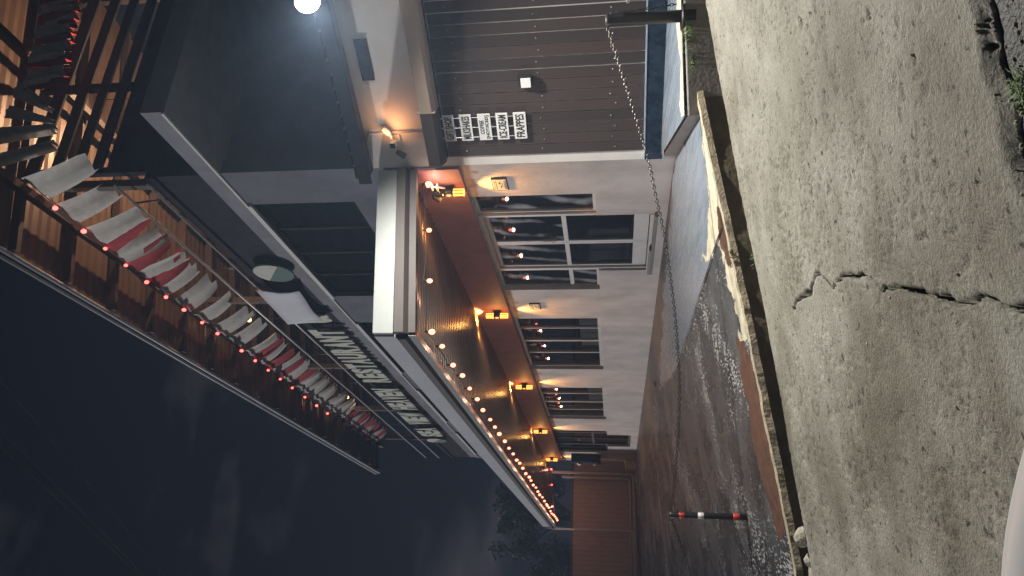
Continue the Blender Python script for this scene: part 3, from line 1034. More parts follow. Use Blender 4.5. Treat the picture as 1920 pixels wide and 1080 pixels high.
SL = empty('terrace_slat_screen', (6.0, 6.9, 6.3), 'dark horizontal slat screen at the near end of the terrace, glowing orange behind', 'screen')
for z0, z1 in ((6.30, 6.93), (7.0, 7.14), (7.28, 7.41), (7.56, 7.71), (7.88, 8.06)):
    box('slat', 4.66, 9.0, 6.885, 6.915, z0, z1, M_darkboard, SL)
for x in (4.68, 6.02, 7.6):
    box('screen_post', x, x + 0.09, 6.917, 7.0, 6.30, 8.02 + (x - 4.6) * 0.18, M_darkboard, SL)

# pendants on the terrace
def pendant(x, y, z, label, power, grp='terrace pendant lamps'):
    o = empty('pendant_lamp', (x, y, z), label, 'lamp', grp)
    tube('cord', [(x, y, z + 0.10), (x, y, 7.87 + (x - 3.6) * 0.2355 + 0.0095 * (y - 4.6))], 0.006, M_black, o, 6)
    lathe('cap', (x, y, z + 0.021), (0, 0, 1), [(0.03, 0), (0.03, 0.05), (0.012, 0.08)], M_darkboard, o)
    lathe('bulb', (x, y, z - 0.06), (0, 0, 1), [(0.012, 0), (0.04, 0.02), (0.045, 0.05), (0.03, 0.08)], E_pend, o)
    l = bpy.data.lights.new('pendant_light', 'POINT')
    l.energy = power
    l.color = (1.0, 0.60, 0.34)
    l.shadow_soft_size = 0.05
    lo = bpy.data.objects.new('pendant_light', l)
    COL.objects.link(lo)
    place(lo, (x, y, z - 0.115), o)
    return o


pendant(4.86, 12.42, 7.79, 'single glowing pendant lamp hanging alone between bunting strips above the white sheet', 3.5)
pendant(4.86, 18.05, 7.95, 'nearer of the two glowing pendant lamps hanging close together above the lettering', 5)
pendant(4.95, 18.5, 7.93, 'farther of the two glowing pendant lamps hanging close together above the lettering', 3)
pendant(7.0, 8.3, 7.35, 'pendant lamp behind the slat screen lighting the terrace ceiling orange', 420)

# ================================================================== lettering on the sign band
S = empty('sign_lettering', (4.19, 14.0, 5.3), 'cream cut-out letters reading SEA VIEW HEAVEN RESTAURANT & with round plaques', 'sign')
RGT, UPV = np.array([0, -1.0, 0]), np.array([0, 0, 1.0])
XL = 4.42
for word, y0, y1 in (('SEA', 20.74, 19.62), ('VIEW', 19.20, 17.85), ('HEAVEN', 17.55, 15.62), ('RESTAURANT', 15.10, 11.72), ('&', 11.36, 10.98)):
    L = y0 - y1
    ws = [1.4 if ch in 'WM' else (0.5 if ch == 'I' else 1.0) for ch in word]
    tot = sum(ws)
    yy = y0
    for ch, q in zip(word, ws):
        lw = L * q / tot
        zl = 5.56 + 0.010 * (yy - 10)
        text_on('letter', ch, (XL, yy, zl - 0.015), RGT, UPV, lw * 0.92, 0.65, 0.03, M_letter, S, bold=0.06)
        yy -= lw
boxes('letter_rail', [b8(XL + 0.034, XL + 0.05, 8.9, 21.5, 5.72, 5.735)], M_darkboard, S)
for y in (10.6, 15.3, 19.4):
    boxes('bracket', [b8(XL + 0.05, 4.54, y, y + 0.014, 5.721, 5.734)], M_darkboard, S)


def disc(name, y, z, r, m, parent, x=XL - 0.005, t=0.03, a0=0.0, a1=2 * math.pi, n=36):
    pts = [(y + r * math.cos(a0 + (a1 - a0) * i / n), z + r * math.sin(a0 + (a1 - a0) * i / n)) for i in range(n + (0 if a1 - a0 > 6.2 else 1))]
    k = len(pts)
    vv = [(x, p, q) for p, q in pts] + [(x + t, p, q) for p, q in pts]
    return mk(name, vv, [tuple(range(k)), tuple(reversed(range(k, 2 * k)))] + [(i, k + i, k + (i + 1) % k, (i + 1) % k) for i in range(k)], m, parent)


for (y, z) in ((21.45, 6.04), (9.36, 5.79)):
    p = disc('round_plaque', y, z, 0.305, M_green, S)
    disc('cream_half', y, z, 0.295, M_letter, p, x=XL - 0.012, t=0.006, a0=R(35), a1=R(215), n=24)
# white sheet hung from the lower rail, with curved ends
vv, ff = [], []
n = 18
for i in range(n + 1):
    t = i / n
    y = 9.92 + 1.55 * t
    dip = 0.16 * (2 * t - 1) ** 2
    zt = 6.35 + 0.12 * t
    zb = 5.60 + 0.20 * t + 0.05 * math.sin(t * 5)
    for k in range(5):
        s = k / 4
        vv.append((4.40 - 0.03 * math.sin(t * 9 + s * 2) * s, y + 0.12 * math.sin(math.pi * s) * (1 if i in (0,) else (-0.4 if i == n else 0)), zt * (1 - s) + zb * s))
for i in range(n):
    for k in range(4):
        a = i * 5 + k
        ff.append((a, a + 1, a + 6, a + 5))
sh = mk('hung_sheet', vv, ff, M_sheet, None, smooth=True)
tag(sh, 'plain white sheet hung over the sign beside the ampersand', 'sheet')
sm = sh.modifiers.new('solid', 'SOLIDIFY')
sm.thickness = 0.006

# ================================================================== bunting and festoon bulbs
BT = empty('bunting', (4.3, 12, 7.8), 'red and white cloth bunting strips draped along the terrace eave', 'bunting')
def zb(y):
    return 7.60 + 0.0 + np.interp(y, [6.5, 7.0, 9.7, 12.5, 17, 21.8], [-0.08, -0.02, 0.22, 0.26, 0.40, 0.50])
tube('cord', [(4.3, y, zb(y)) for y in np.arange(6.4, 22, 0.6)], 0.008, M_black, BT, 5)


def cloth(y, wtop, wbot, ln, m, x=4.3, zt=None, skew=0.0, name='cloth_strip', along='y'):
    nx, nz = 4, 5
    zt = zb(y) if zt is None else zt
    ph = random.uniform(0, 6)
    vv, ff = [], []
    for j in range(nz + 1):
        s = j / nz
        wj = wtop * (1 - s) + wbot * s
        for i in range(nx + 1):
            t = i / nx - 0.5
            fold = 0.05 * math.sin(t * 9 + ph) * (0.35 + s)
            if along == 'y':
                vv.append((x + fold + 0.40 * s, y + t * wj + skew * s, zt - ln * 0.55 * s - 0.05 * math.sin(math.pi * s)))
            else:
                vv.append((x + t * wj + skew * s, y + fold, zt - ln * s))
    for j in range(nz):
        for i in range(nx):
            a = j * (nx + 1) + i
            ff.append((a, a + 1, a + nx + 2, a + nx + 1))
    o = mk(name, vv, ff, m, BT, smooth=True)
    return o


y = 6.62
i = 0
while y < 21.7:
    pitch = 0.31
    if y < 8.1:
        m_ = M_whitec
        show = i % 2 == 0
        wt, wb_, ln = 0.50, 0.44, 0.95
    elif y < 10.0:
        m_ = M_whitec if i % 2 == 0 else M_redc
        show, wt, wb_, ln = True, 0.36, 0.33, 0.95
    elif y < 12.8:
        m_ = M_whitec
        show = i % 2 == 0
        wt, wb_, ln = 0.50, 0.40, 0.95
    elif y < 15.0:
        m_ = M_whitec if i % 2 == 0 else M_redc
        show, wt, wb_, ln = True, 0.38, 0.30, 0.95
    elif y < 18.3:
        m_ = M_whitec
        show = i % 2 == 0
        wt, wb_, ln = 0.56, 0.22, 1.0
    else:
        m_ = M_redc if i % 2 else M_whitec
        show, wt, wb_, ln = True, (0.30 if i % 2 else 0.40), (0.36 if i % 2 else 0.05), 0.9
    if show:
        cloth(y, wt, wb_, ln * random.uniform(0.92, 1.05), m_, skew=random.uniform(-.14, .14))
    y += pitch
    i += 1
# bunting turning the near corner: rays of white, then red with white triangles
for k, (x0, x1, xb, zb_, m_) in enumerate(((4.42, 4.62, 4.75, 7.25, M_whitec), (4.8, 5.05, 5.0, 7.35, M_whitec), (5.2, 5.40, 5.12, 7.42, M_whitec), (5.52, 5.78, 5.3, 7.5, M_whitec))):
    cloth(6.4, x1 - x0, 0.08, 8.12 - zb_, m_, x=(x0 + x1) / 2, zt=8.12, skew=xb - (x0 + x1) / 2, along='x')
for k in range(9):
    x = 5.72 + k * 0.19
    cloth(6.42, 0.20, 0.20, 0.56, M_redc, x=x, zt=8.02 + 0.16 * (x - 5.7), along='x')
    if k % 2 == 0:
        cloth(6.385, 0.26, 0.02, 0.50, M_whitec, x=x + 0.08, zt=8.02 + 0.16 * (x - 5.7), along='x')
    else:
        cloth(6.385, 0.02, 0.24, 0.42, M_whitec, x=x, zt=7.90 + 0.16 * (x - 5.7), along='x')

# shared bulb mesh
bmb = bmesh.new()
bmesh.ops.create_icosphere(bmb, subdivisions=2, radius=0.027)
for v in bmb.verts:
    v.co.z = v.co.z * 1.15 if v.co.z < 0 else v.co.z * 1.3


def bulb_mesh(m):
    me = bpy.data.meshes.new('bulb')
    bmb.to_mesh(me)
    me.materials.append(m)
    me.polygons.foreach_set('use_smooth', [True] * len(me.polygons))
    return me


BM_w, BM_r = bulb_mesh(E_bulb), bulb_mesh(E_bulbr)


def festoon(name, pts, label, mesh, glow=0.0, col=(1.0, 0.60, 0.40)):
    o = empty(name, pts[0], label, 'string lights')
    wire = []
    for i in range(len(pts) - 1):
        a, b = Vector(pts[i]), Vector(pts[i + 1])
        for k in range(4):
            t = k / 4
            q = a.lerp(b, t)
            wire.append((q.x, q.y, q.z + 0.075 - 0.03 * math.sin(math.pi * t)))
    wire.append((pts[-1][0], pts[-1][1], pts[-1][2] + 0.075))
    geo = [tube_geo(wire, 0.005, 5)]
    for p in pts:
        geo.append(lathe_geo((p[0], p[1], p[2] + 0.030), (0, 0, 1), [(0.014, 0), (0.016, 0.02), (0.012, 0.045)], 8))
    v, f = join_geo(geo)
    mk('wire', v, f, M_black, o)
    for p in pts:
        b = bpy.data.objects.new('bulb', mesh)
        COL.objects.link(b)
        place(b, p, o)
        b.scale = [random.uniform(0.85, 1.18)] * 3
    for p in pts[::2]:
        if glow:
            l = bpy.data.lights.new('bulb_light', 'POINT')
            l.energy = glow
            l.color = col
            l.shadow_soft_size = 0.03
            lo = bpy.data.objects.new('bulb_light', l)
            COL.objects.link(lo)
            place(lo, (p[0], p[1], p[2] - 0.065), o)
    return o


fp = [(4.40, 6.95, 2.785), (3.79, 6.95, 2.72), (3.165, 6.95, 2.655), (2.63, 7.10, 2.615)]
yy = 7.66
while yy < 26.0:
    fp.append((2.64 + random.uniform(-.02, .02), yy + random.uniform(-.05, .05), 2.628 + random.uniform(-.018, .012)))
    yy += 0.565
festoon('festoon_lights', fp, 'long string of warm bulbs under the outer edge of the ribbed canopy', BM_w, glow=2.5)
festoon('festoon_lights', [(4.40, 25.9, 2.90), (3.86, 25.9, 2.86), (3.13, 25.9, 2.82), (2.75, 25.9, 2.80)], 'short string of red bulbs across the far end of the canopy', BM_r, glow=2.5, col=(1.0, 0.42, 0.30))
tp = []
for y in (7.04, 7.65, 8.16, 8.70, 9.30, 9.89, 10.44, 11.04, 11.6, 12.57, 13.2, 13.85, 14.5, 15.2, 16.0, 16.8, 17.6):
    tp.append((4.27, y, zb(y) + 0.02))
festoon('festoon_lights', tp, 'string of small red bulbs running along the top of the red and white bunting', BM_r)

# ================================================================== wall lamps under the canopy
def sconce(y, z, label, up=True, down=True, pw=70):
    o = empty('wall_lamp', (4.50, y, z), label, 'wall lamp', 'up-and-down wall lamps on the maroon band')
    box('back_plate', 4.478, 4.504, y - 0.045, y + 0.045, z - 0.07, z + 0.07, M_black, o)
    lathe('body', (4.425, y, z - 0.055), (0, 0, 1), [(0.045, 0), (0.05, 0.02), (0.05, 0.09), (0.045, 0.11)], M_black, o)
    for s, on in ((1, up), (-1, down)):
        g = lathe('glass_cup', (4.425, y, z + s * 0.058), (0, 0, s), [(0.046, 0), (0.050, 0.03), (0.050, 0.10), (0.047, 0.125)], E_sconce if on else M_glass, o, n=12)
        ribs = [tube_geo([(4.425 + 0.053 * math.cos(a), y + 0.053 * math.sin(a), z + s * 0.06), (4.425 + 0.053 * math.cos(a), y + 0.053 * math.sin(a), z + s * 0.18)], 0.005, 5) for a in [k * math.pi / 4 for k in range(8)]]
        v, f = join_geo(ribs)
        mk('cage', v, f, M_gutter, g)
        if on:
            l = bpy.data.lights.new('wall_lamp_light', 'SPOT')
            l.energy = pw * (2.2 if s > 0 else 1.3)
            l.color = (1.0, 0.42, 0.09)
            l.spot_size = R(118 if s > 0 else 78)
            l.spot_blend = 0.9
            l.shadow_soft_size = 0.03
            lo = bpy.data.objects.new('wall_lamp_light', l)
            COL.objects.link(lo)
            lo.rotation_euler = (0, math.pi, 0) if s > 0 else (0, 0, 0)
            place(lo, (4.425, y, z + s * 0.20), o)
    lamp_glow(o, 4.33, y, z, 5.0)
    return o


def lamp_glow(o, x, y, z, e):
    l = bpy.data.lights.new('wall_lamp_glow', 'POINT')
    l.energy = e
    l.color = (1.0, 0.47, 0.12)
    l.shadow_soft_size = 0.05
    lo = bpy.data.objects.new('wall_lamp_glow', l)
    COL.objects.link(lo)
    place(lo, (x, y, z), o)


sconce(7.20, 2.60, 'glowing wall lamp nearest the gift shop corner, lit only at its lower end', up=False, pw=60)
sconce(11.17, 2.62, 'glowing wall lamp between the glass double door and the nearest window')
sconce(15.50, 2.66, 'glowing wall lamp between the two white-framed windows')
sconce(20.0, 2.72, 'glowing wall lamp just before the far brown double door', pw=60)
sconce(24.2, 2.74, 'farthest glowing wall lamp, above the dark meter box', pw=60)

# twin spotlight bracket near the first lamp
o = empty('spot_bracket', (4.46, 7.08, 2.80), 'white unlit twin spotlight bracket beside the nearest wall lamp', 'spotlight')
tube('arm', [(4.50, 7.06, 2.84), (4.42, 7.06, 2.84), (4.42, 7.06, 2.70), (4.42, 7.09, 2.62)], 0.010, M_pipew, o)
for z in (2.76, 2.70):
    lathe('ring', (4.42, 7.06, z), (0, 0, 1), [(0.045, 0), (0.048, 0.006), (0.045, 0.012)], M_pipew, o)
lathe('head', (4.40, 7.20, 2.80), (-0.2, 0.6, -0.7), [(0.02, 0), (0.04, 0.03), (0.045, 0.11), (0.04, 0.12)], M_gutter, o)

# notices
def notice(y0, y1, z0, z1, label):
    o = boxes('notice', [b8(4.522, 4.538, y0, y1, z0, z1)], M_gutter, None)
    tag(o, label, 'notice', 'small framed wall notices')
    boxes('sheet', [b8(4.518, 4.5215, y0 + 0.015, y1 - 0.015, z0 + 0.012, z1 - 0.012)], M_letter, o)
    lines = []
    h = (z1 - z0)
    for k, (f0, f1, zz, th) in enumerate(((0.15, 0.85, 0.84, 0.03), (0.15, 0.85, 0.72, 0.05), (0.25, 0.45, 0.50, 0.12), (0.55, 0.75, 0.44, 0.08), (0.3, 0.6, 0.34, 0.04), (0.15, 0.85, 0.20, 0.03), (0.15, 0.85, 0.12, 0.03))):
        lines.append(b8(4.5165, 4.5178, y0 + (y1 - y0) * f0, y0 + (y1 - y0) * f1, z0 + h * (zz - th / 2), z0 + h * (zz + th / 2)))
    boxes('print', lines, M_gutter, o)


notice(7.08, 7.34, 1.90, 2.085, 'small framed wall notice between the gift shop corner and the glass double door')
notice(10.90, 11.15, 1.87, 2.05, 'small framed notice under a lamp between the glass double door and the nearest window')

# ================================================================== gift shop fittings
F = empty('floodlight', P(2.13, 0.78, 3.30), 'blazing white floodlight on an arm off the gift shop eave', 'floodlight')
fl = Vector((4.85, 4.55, 3.365))
aim = Vector((-0.70, -0.03, -0.45)).normalized()
tube('arm', [P(2.16, 0.326, 3.43), P(2.18, 0.6, 3.47), tuple(fl - aim * 0.05)], 0.014, M_black, F)
lathe('housing', tuple(fl - aim * 0.06), tuple(aim), [(0.05, 0), (0.09, 0.03), (0.125, 0.075), (0.125, 0.08)], M_black, F, n=20)
lathe('lens', tuple(fl + aim * 0.0205), tuple(aim), [(0.118, 0), (0.108, 0.025), (0.06, 0.05)], E_flood, F, n=20)
l = bpy.data.lights.new('flood_light', 'SPOT')
l.energy = 2250
l.color = (1.0, 0.955, 0.86)
l.spot_size = R(170)
l.spot_blend = 0.7
l.shadow_soft_size = 0.08
lo = bpy.data.objects.new('flood_light', l)
COL.objects.link(lo)
lo.rotation_euler = aim.to_track_quat('-Z', 'Y').to_euler()
place(lo, fl + aim * 0.09, F)

# camera with two lamp heads
K = empty('security_light', P(0.36, 0.0, 3.08), 'security camera between two small lamp heads on the white gable wall', 'security light')
boxes('base', [w8(0.30, 0.42, 0.0, 0.03, 3.02, 3.14)], M_pipew, K, bev=0.004)
tube('bracket', [P(0.36, 0.03, 3.08), P(0.36, 0.10, 3.08)], 0.015, M_pipew, K)
boxes('camera_body', [w8(0.325, 0.395, 0.09, 0.17, 3.04, 3.11)], M_pipew, K, bev=0.01)
boxes('camera_front', [w8(0.332, 0.388, 0.1705, 0.176, 3.046, 3.104)], M_black, K)
lathe('camera_lens', P(0.36, 0.176, 3.075), tuple(EO), [(0.016, 0), (0.014, 0.006)], M_darkboard, K)
for s, m_ in ((1, M_letter), (-1, M_gutter)):
    c = Vector(P(0.36 + s * 0.10, 0.11, 3.08 - s * -0.015))
    dv = Vector(EA * s * 0.55) + Vector((0, 0, 0.45 if s > 0 else -0.75))
    dv.normalize()
    tube('lamp_neck', [P(0.36 + s * 0.04, 0.11, 3.08), tuple(c)], 0.012, M_pipew, K)
    lathe('lamp_head', tuple(c), tuple(dv), [(0.025, 0), (0.032, 0.03), (0.034, 0.11), (0.03, 0.115)], m_, K)
l = bpy.data.lights.new('lamp_head_light', 'SPOT')
l.energy = 5.5
l.color = (1.0, 0.42, 0.16)
l.spot_size = R(150)
l.spot_blend = 1.0
l.shadow_soft_size = 0.05
lo = bpy.data.objects.new('lamp_head_light', l)
COL.objects.link(lo)
lo.rotation_euler = (-Vector(EO) + Vector(EA) * 0.35 + Vector((0, 0, -0.15))).to_track_quat('-Z', 'Y').to_euler()
place(lo, P(0.50, 0.22, 3.10), K)
cdt = tube('wall_conduit', [P(0.36, 0.03, 3.40), P(0.42, 0.03, 3.385), P(0.455, 0.03, 3.35), P(0.46, 0.03, 2.75)], 0.016, M_pipe, None)
tag(cdt, 'thin pale conduit bent down the white gable wall behind the security camera', 'conduit')

# five hung sign boards
signs = (('GIFT SHOP', 2.379, 2.505), ('MILKSHAKES', 2.185, 2.315), ('COFFEE', 1.975, 2.115), ('ICE-CREAM', 1.785, 1.915), ('FRAPPES', 1.590, 1.725))
for i, (txt, z0, z1) in enumerate(signs):
    a0, a1 = 0.322, 0.632
    words = 'COFFEE [HOT/ICED]' if txt == 'COFFEE' else txt
    o = boxes('sign_board', [w8(a0, a1, 0.034, 0.042, z0, z1)], M_signw, None, bev=0.002)
    tag(o, 'white hanging board on the brown cladding reading ' + words, 'sign', 'white menu boards on the gift shop')
    rt, up_ = np.array(EA), np.array([0, 0, 1.0])
    if txt == 'COFFEE':
        text_on('lettering', 'COFFEE', P(a0 + 0.075, 0.0425, z0 + 0.078), rt, up_, 0.16, 0.045, 0.002, M_ink, o)
        text_on('lettering', '[HOT/ICED]', P(a0 + 0.02, 0.0425, z0 + 0.016), rt, up_, 0.27, 0.045, 0.002, M_ink, o)
    else:
        text_on('lettering', txt, P(a0 + 0.022, 0.0425, z0 + 0.022), rt, up_, a1 - a0 - 0.044, z1 - z0 - 0.044, 0.002, M_ink, o)
    zt = 2.56 if i == 0 else signs[i - 1][1]
    links = []
    for a in (a0 + 0.04, (a0 + a1) / 2, a1 - 0.04):
        links.append(tube_geo([P(a, 0.038, z1 - 0.002), P(a, 0.038, zt + 0.002)], 0.004, 5))
    v, f = join_geo(links)
    mk('link', v, f, M_screw, o)
    if i == 0:
        for a in (a0 + 0.04, (a0 + a1) / 2, a1 - 0.04):
            lathe('hook', P(a, 0.03, 2.52), tuple(EO), [(0.009, 0), (0.008, 0.012), (0.003, 0.018)], M_signw, o, 8)

o = empty('outlet_box', P(0.965, 0.026, 1.50), 'small weatherproof white outlet box on the brown cladding', 'outlet box')
boxes('box_body', [w8(0.905, 1.035, 0.026, 0.06, 1.49, 1.635)], M_black, o, bev=0.003)
boxes('cover', [w8(0.915, 1.015, 0.0605, 0.08, 1.50, 1.605)], M_signw, o, bev=0.004)

# ================================================================== posts and chains
def hollow_post(name, x, y, z0, h, r, label):
    o = empty(name, (x, y, z0), label, 'post', 'black chain posts')
    lathe('shaft', (x, y, z0 - 0.1), (0, 0, 1), [(r, 0), (r, h + 0.07), (r * 1.02, h + 0.075), (r * 1.02, h + 0.10), (r * 0.5, h + 0.105)], M_blackp, o, n=16)
    return o


PA = Vector((4.64, 4.86, 0.715))
PB = Vector((0.85, 7.39, 0.165))
p1 = hollow_post('chain_post', 4.66, 4.83, 0.06, 0.66, 0.052, 'thick black chain post standing on the platform beside the gift shop cladding')
lathe('base_plate', (4.66, 4.83, 0.062), (0, 0, 1), [(0.10, 0), (0.10, 0.012), (0.055, 0.02)], M_blackp, p1)
p2 = hollow_post('chain_post', 0.85, 7.39, -0.57, 0.735, 0.030, 'slim black chain post with red bands and a white label in the open yard')
for z, m_, h in ((0.05, M_redp, 0.05), (-0.13, M_signw, 0.055), (-0.46, M_redp, 0.06)):
    lathe('band', (0.85, 7.39, z - h / 2), (0, 0, 1), [(0.0302, 0), (0.0315, 0.001), (0.0315, h - 0.001), (0.0302, h)], m_, p2, n=16)


def chain(name, a, b, sag, label, low=0.5, link=0.042, pts=None):
    if pts is None:
        pts = []
        for i in range(200):
            t = i / 199
            q = a.lerp(b, t)
            pts.append(Vector((q.x, q.y, q.z - sag * 4 * t * (1 - t))))
    L = [0]
    for i in range(1, len(pts)):
        L.append(L[-1] + (pts[i] - pts[i - 1]).length)
    step = link * 0.74
    n = int(L[-1] / step)
    geo = []
    for k in range(n):
        s = (k + 0.5) * step
        i = min(max(int(np.searchsorted(L, s)), 1), len(pts) - 1)
        t = (s - L[i - 1]) / max(L[i] - L[i - 1], 1e-6)
        c = pts[i - 1].lerp(pts[i], t)
        d = (pts[i] - pts[i - 1]).normalized()
        side = d.cross(Vector((0, 0, 1))).normalized()
        if k % 2:
            side = d.cross(side).normalized()
        ring = []
        hw, hl = link * 0.30, link * 0.5
        for j in range(10):
            an = 2 * math.pi * j / 10
            ring.append(c + d * hl * math.cos(an) * (1.0) + side * hw * math.sin(an))
        vv, ff = [], []
        nn = d.cross(side)
        rr = link * 0.105
        for j in range(10):
            out_ = (ring[j] - c).normalized()
            for m4 in range(4):
                an = math.pi / 2 * m4
                vv.append(tuple(ring[j] + out_ * rr * math.cos(an) + nn * rr * math.sin(an)))
        for j in range(10):
            for m4 in range(4):
                a4, b4 = j * 4 + m4, j * 4 + (m4 + 1) % 4
                c4, d4 = ((j + 1) % 10) * 4 + m4, ((j + 1) % 10) * 4 + (m4 + 1) % 4
                ff.append((a4, b4, d4, c4))
        geo.append((vv, ff))
    v, f = join_geo(geo)
    o = mk(name, v, f, M_chain, None)
    return tag(o, label, 'chain')


meas = [(4.64, 4.85, .715), (4.24, 5.112, .568), (3.699, 5.475, .372), (3.385, 5.686, .292), (3.105, 5.874, .221), (2.739, 6.119, .158), (2.366, 6.369, .109), (1.941, 6.654, .077), (1.594, 6.888, .084), (1.148, 7.187, .116), (0.86, 7.38, .16)]
cpts = []
for i in range(len(meas) - 1):
    p0, p1_, p2_, p3 = [Vector(meas[min(max(i + k, 0), len(meas) - 1)]) for k in (-1, 0, 1, 2)]
    for k in range(16):
        t = k / 16
        cpts.append(0.5 * ((2 * p1_) + (p2_ - p0) * t + (2 * p0 - 5 * p1_ + 4 * p2_ - p3) * t * t + (3 * p1_ - p0 - 3 * p2_ + p3) * t ** 3))
cpts.append(Vector(meas[-1]))
chain('chain', None, None, 0, 'long sagging metal chain strung between the two black posts', pts=cpts)
chain('chain', PB, Vector((-2.2, 9.4, 0.0)), 0.32, 'short stretch of chain running on past the slim banded post, away from the gift shop')
chain('chain', Vector((4.70, 4.80, 0.70)), Vector((4.73, 4.76, 0.10)), 0.0, 'chain end hanging down beside the thick black post', link=0.034)
# low concrete pier at the right of the post
o = boxes('concrete_pier', [w8(1.955, 2.6, 0.62, 0.86, 0.02, 0.52)], M_grey, None, bev=0.008)
tag(o, 'low grey concrete pier just behind the thick black post', 'pier')
boxes('cap', [w8(1.945, 2.61, 0.61, 0.87, 0.522, 0.545)], M_bluelip, o)

# ================================================================== far end: plank wall, pipes, boxes
FW = empty('plank_wall', (2.0, 27.0, -0.2), 'brown vertical plank wall closing the far end of the yard', 'wall')
box('backing', -1.6, 5.2, 27.04, 27.2, -0.35, 2.16, M_wood, FW)
for i in range(42):
    x = -1.6 + i * 0.162
    box('plank', x, x + 0.154, 27.0 + random.uniform(0, 0.008), 27.035, -0.2, 2.16, M_brownwall, FW)
box('top_trim', -1.62, 5.22, 26.97, 27.22, 2.165, 2.24, M_apron, FW)


def pipe(name, pts, r, m, label, grp=None):
    o = tube(name, pts, r, m, None, 10)
    return tag(o, label, 'pipe', grp)


pipe('downpipe', [(2.47, 26.2, 3.02), (2.46, 26.3, 2.95), (2.45, 26.42, 2.80), (2.45, 26.42, 0.12), (2.40, 26.42, 0.06), (-1.5, 26.42, 0.02)], 0.035, M_pipew, 'white downpipe dropping from the far canopy corner and turning along the ground')
pipe('ground_pipe', [(4.25, 26.55, 2.55), (4.25, 26.55, 0.22), (4.20, 26.55, 0.14), (4.1, 26.55, 0.12), (-1.5, 26.55, 0.16)], 0.045, M_pipe, 'thinner pale pipe bending from vertical to horizontal before the plank wall')
pipe('ground_pipe', [(4.38, 26.35, 3.05), (4.38, 26.35, 0.12), (4.33, 26.35, 0.03), (4.2, 26.35, 0.0), (-1.5, 26.35, -0.07)], 0.05, M_pipe, 'tall pale pipe next to the wall end bending along the ground')
o = boxes('meter_box', [b8(4.30, 4.535, 23.75, 24.15, 1.12, 2.07)], M_darkboard, None, bev=0.01)
tag(o, 'dark electrical meter box at the far end of the white wall', 'meter box')
for z in (1.30, 1.80):
    lathe('meter_dial', (4.30, 23.95, z), (-1, 0, 0), [(0.09, 0), (0.09, 0.05), (0.06, 0.08)], M_alu, o)
o = tube('meter_conduit', [(4.48, 23.95, 1.11), (4.47, 23.98, 0.6), (4.42, 24.05, 0.05)], 0.025, M_pipe, None)
tag(o, 'bent cable conduit dropping from the dark meter box', 'conduit')
o = boxes('footing_block', [b8(4.22, 4.53, 24.35, 24.75, -0.12, 0.32)], M_cream, None, bev=0.01)
tag(o, 'small cream block at the foot of the far wall end', 'block')
o = boxes('weep_cover', [b8(3.80, 3.90, 13.2, 13.35, yz(3.85, 13.27) + 0.004, yz(3.85, 13.27) + 0.02)], M_grey, None)
tag(o, 'small grey drain cover in the brown apron', 'drain cover')

# ================================================================== trees and cables beyond
def tree(x, y, h, rad, label, seed):
    r = random.Random(seed)
    o = empty('tree', (x, y, -2.5), label, 'tree', 'dark trees beyond the canopy')
    geo = [tube_geo([(x, y, -2.5), (x + 0.2, y, h * 0.35), (x + 0.1, y + 0.2, h * 0.7)], [0.35, 0.26, 0.12], 8)]
    for k in range(7):
        a = k * 0.9
        geo.append(tube_geo([(x + 0.15, y, h * (0.35 + 0.04 * k)), (x + rad * 0.5 * math.cos(a), y + rad * 0.5 * math.sin(a), h * (0.55 + 0.04 * k)), (x + rad * 0.8 * math.cos(a), y + rad * 0.8 * math.sin(a), h * (0.62 + 0.05 * k))], [0.12, 0.07, 0.03], 6))
    v, f = join_geo(geo)
    mk('trunk', v, f, M_bark, o)
    vv, ff = [], []
    cl = []
    for k in range(46):
        a, b_ = r.uniform(0, 6.283), r.uniform(-1, 1)
        q = rad * r.uniform(0.25, 1.0)
        cl.append((x + q * math.cos(a), y + q * math.sin(a), h * 0.72 + b_ * h * 0.30 * (1 - 0.3 * q / rad), r.uniform(0.5, 1.1)))
    for cx, cy, cz, cr in cl:
        for k in range(95):
            d = Vector((r.gauss(0, 1), r.gauss(0, 1), r.gauss(0, 1))).normalized() * cr * r.random() ** 0.4
            c = Vector((cx, cy, cz)) + d
            u1 = Vector((r.gauss(0, 1), r.gauss(0, 1), r.gauss(0, 1))).normalized()
            u2 = u1.cross(Vector((r.gauss(0, 1), r.gauss(0, 1), r.gauss(0, 1)))).normalized()
            s = r.uniform(0.10, 0.22)
            b0 = len(vv)
            vv += [tuple(c - u1 * s), tuple(c + u2 * s * 0.5), tuple(c + u1 * s), tuple(c - u2 * s * 0.5)]
            ff.append((b0, b0 + 1, b0 + 2, b0 + 3))
    mk('crown', vv, ff, M_leaf, o)


tree(6.2, 60, 10.5, 3.6, 'tallest dark tree behind the far canopy corner', 1)
tree(1.5, 62, 7.2, 3.0, 'lower dark tree beside the tallest one, behind the plank wall', 2)


def cable(p0, p1, sag, label):
    pts = []
    for i in range(24):
        t = i / 23
        q = Vector(p0).lerp(Vector(p1), t)
        pts.append((q.x, q.y, q.z - 4 * sag * t * (1 - t)))
    o = tube('power_cable', pts, 0.008, M_darkboard, None, 5)
    tag(o, label, 'cable', 'overhead power cables')


cable((5.5, 3.4, 10.0), (-3.5, 22.5, 10.0), 0.25, 'overhead power cable nearest the terrace roof')
cable((4.4, 4.2, 10.0), (-4.2, 24.0, 10.0), 0.25, 'middle overhead power cable in the dark sky')
cable((3.5, 5.5, 10.0), (-3.6, 23.0, 10.0), 0.3, 'overhead power cable farthest from the terrace roof')

